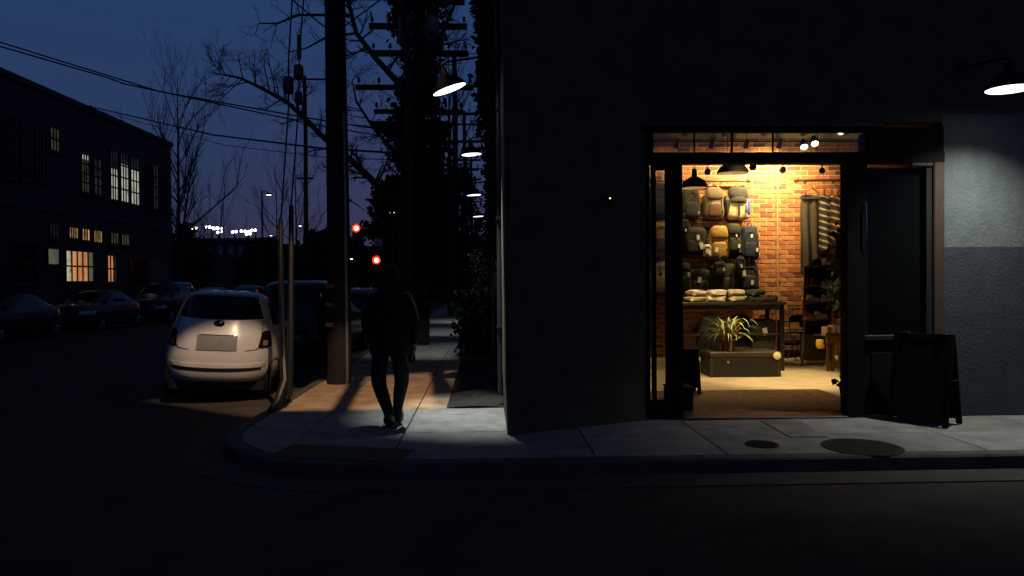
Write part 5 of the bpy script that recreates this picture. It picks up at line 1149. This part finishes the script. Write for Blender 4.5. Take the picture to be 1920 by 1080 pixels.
# ================================================================== THE WALKING MAN
base = onz(732, 797, 0); mx, my = base.x, base.y
man = thing('person', 'person in dark hooded jacket and trousers walking away along the pavement', 'person', (mx, my, 0))
J = {}; Ed = []; Rd = {}
def jt(n, p, r, par=None):
    J[n] = (len(J), Vector(p)); Rd[n] = r if isinstance(r, tuple) else (r, r)
    if par: Ed.append((J[par][0], J[n][0]))
jt('pelvis', (0, 0, .90), (.165, .125)); jt('waist', (0, .0, 1.05), (.185, .14), 'pelvis'); jt('chest', (.01, .0, 1.25), (.205, .15), 'waist'); jt('upper', (.01, .01, 1.38), (.17, .115), 'chest')
jt('neck', (.015, .03, 1.49), .062, 'upper'); jt('head0', (.015, .05, 1.575), (.072, .085), 'neck'); jt('head1', (.015, .055, 1.65), (.08, .096), 'head0'); jt('head2', (.015, .05, 1.715), (.062, .075), 'head1')
# left arm, hand in pocket; right arm hanging
jt('lsh', (-.17, .0, 1.385), .085, 'upper'); jt('lel', (-.245, -.05, 1.12), .07, 'lsh'); jt('lwr', (-.20, .06, .93), .05, 'lel'); jt('lha', (-.165, .09, .87), .042, 'lwr')
jt('rsh', (.19, .0, 1.385), .085, 'upper'); jt('rel', (.265, -.03, 1.12), .07, 'rsh'); jt('rwr', (.262, .03, .90), .045, 'rel'); jt('rpa', (.255, .045, .845), (.022, .042), 'rwr'); jt('rpb', (.25, .05, .80), (.018, .04), 'rpa')
for k in range(4):
    y0 = .05 + (k - 1.5) * .023; ln2 = (.062, .075, .07, .055)[k]
    jt('f%da' % k, (.248, y0, .775), .010, 'rpb'); jt('f%db' % k, (.243, y0 + .004, .775 - ln2 * .5), .0095, 'f%da' % k); jt('f%dc' % k, (.228, y0 + .006, .775 - ln2), .008, 'f%db' % k)
jt('t0', (.247, .095, .82), .011, 'rpa'); jt('t1', (.238, .11, .785), .0095, 't0'); jt('t2', (.23, .112, .76), .008, 't1')
# legs mid-stride: left leg trailing at the front of the picture, right leg ahead
jt('lhip', (-.095, .0, .84), .115, 'pelvis'); jt('lkn', (-.135, .06, .46), .088, 'lhip'); jt('lca', (-.06, -.06, .3), .076, 'lkn'); jt('lan', (.015, -.16, .13), .056, 'lca'); jt('lto', (-.005, -.05, .045), .038, 'lan')
jt('rhip', (.095, .01, .84), .115, 'pelvis'); jt('rkn', (.115, .14, .47), .088, 'rhip'); jt('rca', (.075, .2, .3), .074, 'rkn'); jt('ran', (.045, .26, .11), .055, 'rca'); jt('rto', (.055, .38, .045), .036, 'ran')
me = bpy.data.meshes.new('body'); me.from_pydata([v for _, v in J.values()], Ed, []); bo = bpy.data.objects.new('body', me); COL.objects.link(bo); bo.parent = man
md = bo.modifiers.new('skin', 'SKIN'); md.use_smooth_shade = True; md.branch_smoothing = .4
for i, n in enumerate(J): me.skin_vertices[0].data[i].radius = Rd[n]
me.skin_vertices[0].data[0].use_root = True
sb = bo.modifiers.new('sub', 'SUBSURF'); sb.levels = 2; sb.render_levels = 2
dg = bpy.context.evaluated_depsgraph_get(); ev = bpy.data.meshes.new_from_object(bo.evaluated_get(dg)); bo.modifiers.clear(); bo.data = ev; ev.name = 'body'
jk = mat('jacket_black', (.009, .008, .007), .9, noise=.3, scale=9, bump=.01, bscale=14); trs = mat('trousers_black', (.007, .007, .007), .9, noise=.3, scale=9, bump=.008, bscale=16); skn = mat('skin', (.32, .17, .11), .55)
ev.materials.clear(); [ev.materials.append(m) for m in (jk, trs, skn)]
for p in ev.polygons:
    c = p.center; p.use_smooth = True
    p.material_index = 2 if (c.z > 1.565 and c.y > .06 and abs(c.x) < .12) or (c.x > .2 and c.z < .875) else 1 if c.z < .84 else 0
man.scale = (1.03, 1.0, 1.025)
# jacket hem, collar/hood, hair, ears, nose, shoes
def loop(cx, cy, z, rx, ry, n=24): return [Vector((cx + rx * math.cos(2 * math.pi * k / n), cy + ry * math.sin(2 * math.pi * k / n), z + .006 * math.sin(5 * k))) for k in range(n)]
def rings(rs, n=24):
    mb = MB(); vs = [p for r in rs for p in loop(*r, n)]; return mb.add(vs, [(i * n + j, i * n + (j + 1) % n, (i + 1) * n + (j + 1) % n, (i + 1) * n + j) for i in range(len(rs) - 1) for j in range(n)])
rings([(0, .0, .76, .20, .155), (0, 0, .8, .215, .165), (0, 0, .95, .225, .17), (.005, 0, 1.12, .235, .175), (.01, 0, 1.3, .235, .165), (.01, .005, 1.40, .19, .125), (.012, .015, 1.46, .11, .09)]).build('jacket', jk, man, smooth=True)
rings([(.012, .015, 1.44, .135, .11), (.012, .01, 1.47, .145, .12), (.013, .01, 1.51, .115, .105), (.014, .02, 1.535, .088, .088)]).build('collar', jk, man, smooth=True)
MB().sell((.012, -.095, 1.43), (.25, .12, .16), .7, .8, .1, 18, 10, wob=.04).build('hood', jk, man, smooth=True)
MB().sell((.015, .02, 1.645), (.19, .225, .22), .9, .95, .0, 22, 12, wob=.02).build('hair', mat('hair_dark', (.012, .01, .008), .6, bump=.01, bscale=60), man, smooth=True)
for s in (-1, 1): MB().sell((.015 + s * .085, .055, 1.62), (.022, .045, .065), .8, .8, nu=10, nv=6).build('ear', skn, man, smooth=True)
MB().sell((.015, .155, 1.62), (.03, .04, .05), .8, .8, nu=8, nv=6).build('nose', skn, man, smooth=True)
for (x, y_, z, pt) in ((.0, -.085, .0, -.3), (.05, .325, .0, .05)):
    lift = .035 if pt < 0 else .0; Mr = Matrix.Rotation(pt, 3, 'X'); cz = .055 + lift
    sh = MB().sell((x, y_, cz), (.105, .30, .10), .55, .7, .18, 20, 10, M=Mr).build('shoe', mat('shoe_black', (.012, .011, .011), .5), man, smooth=True)
    MB().sell((x, y_, cz - .045), (.11, .31, .03), .4, .7, 0, 18, 6, M=Mr).build('sole', mat('sole_dark', (.03, .028, .026), .8), sh, smooth=True)
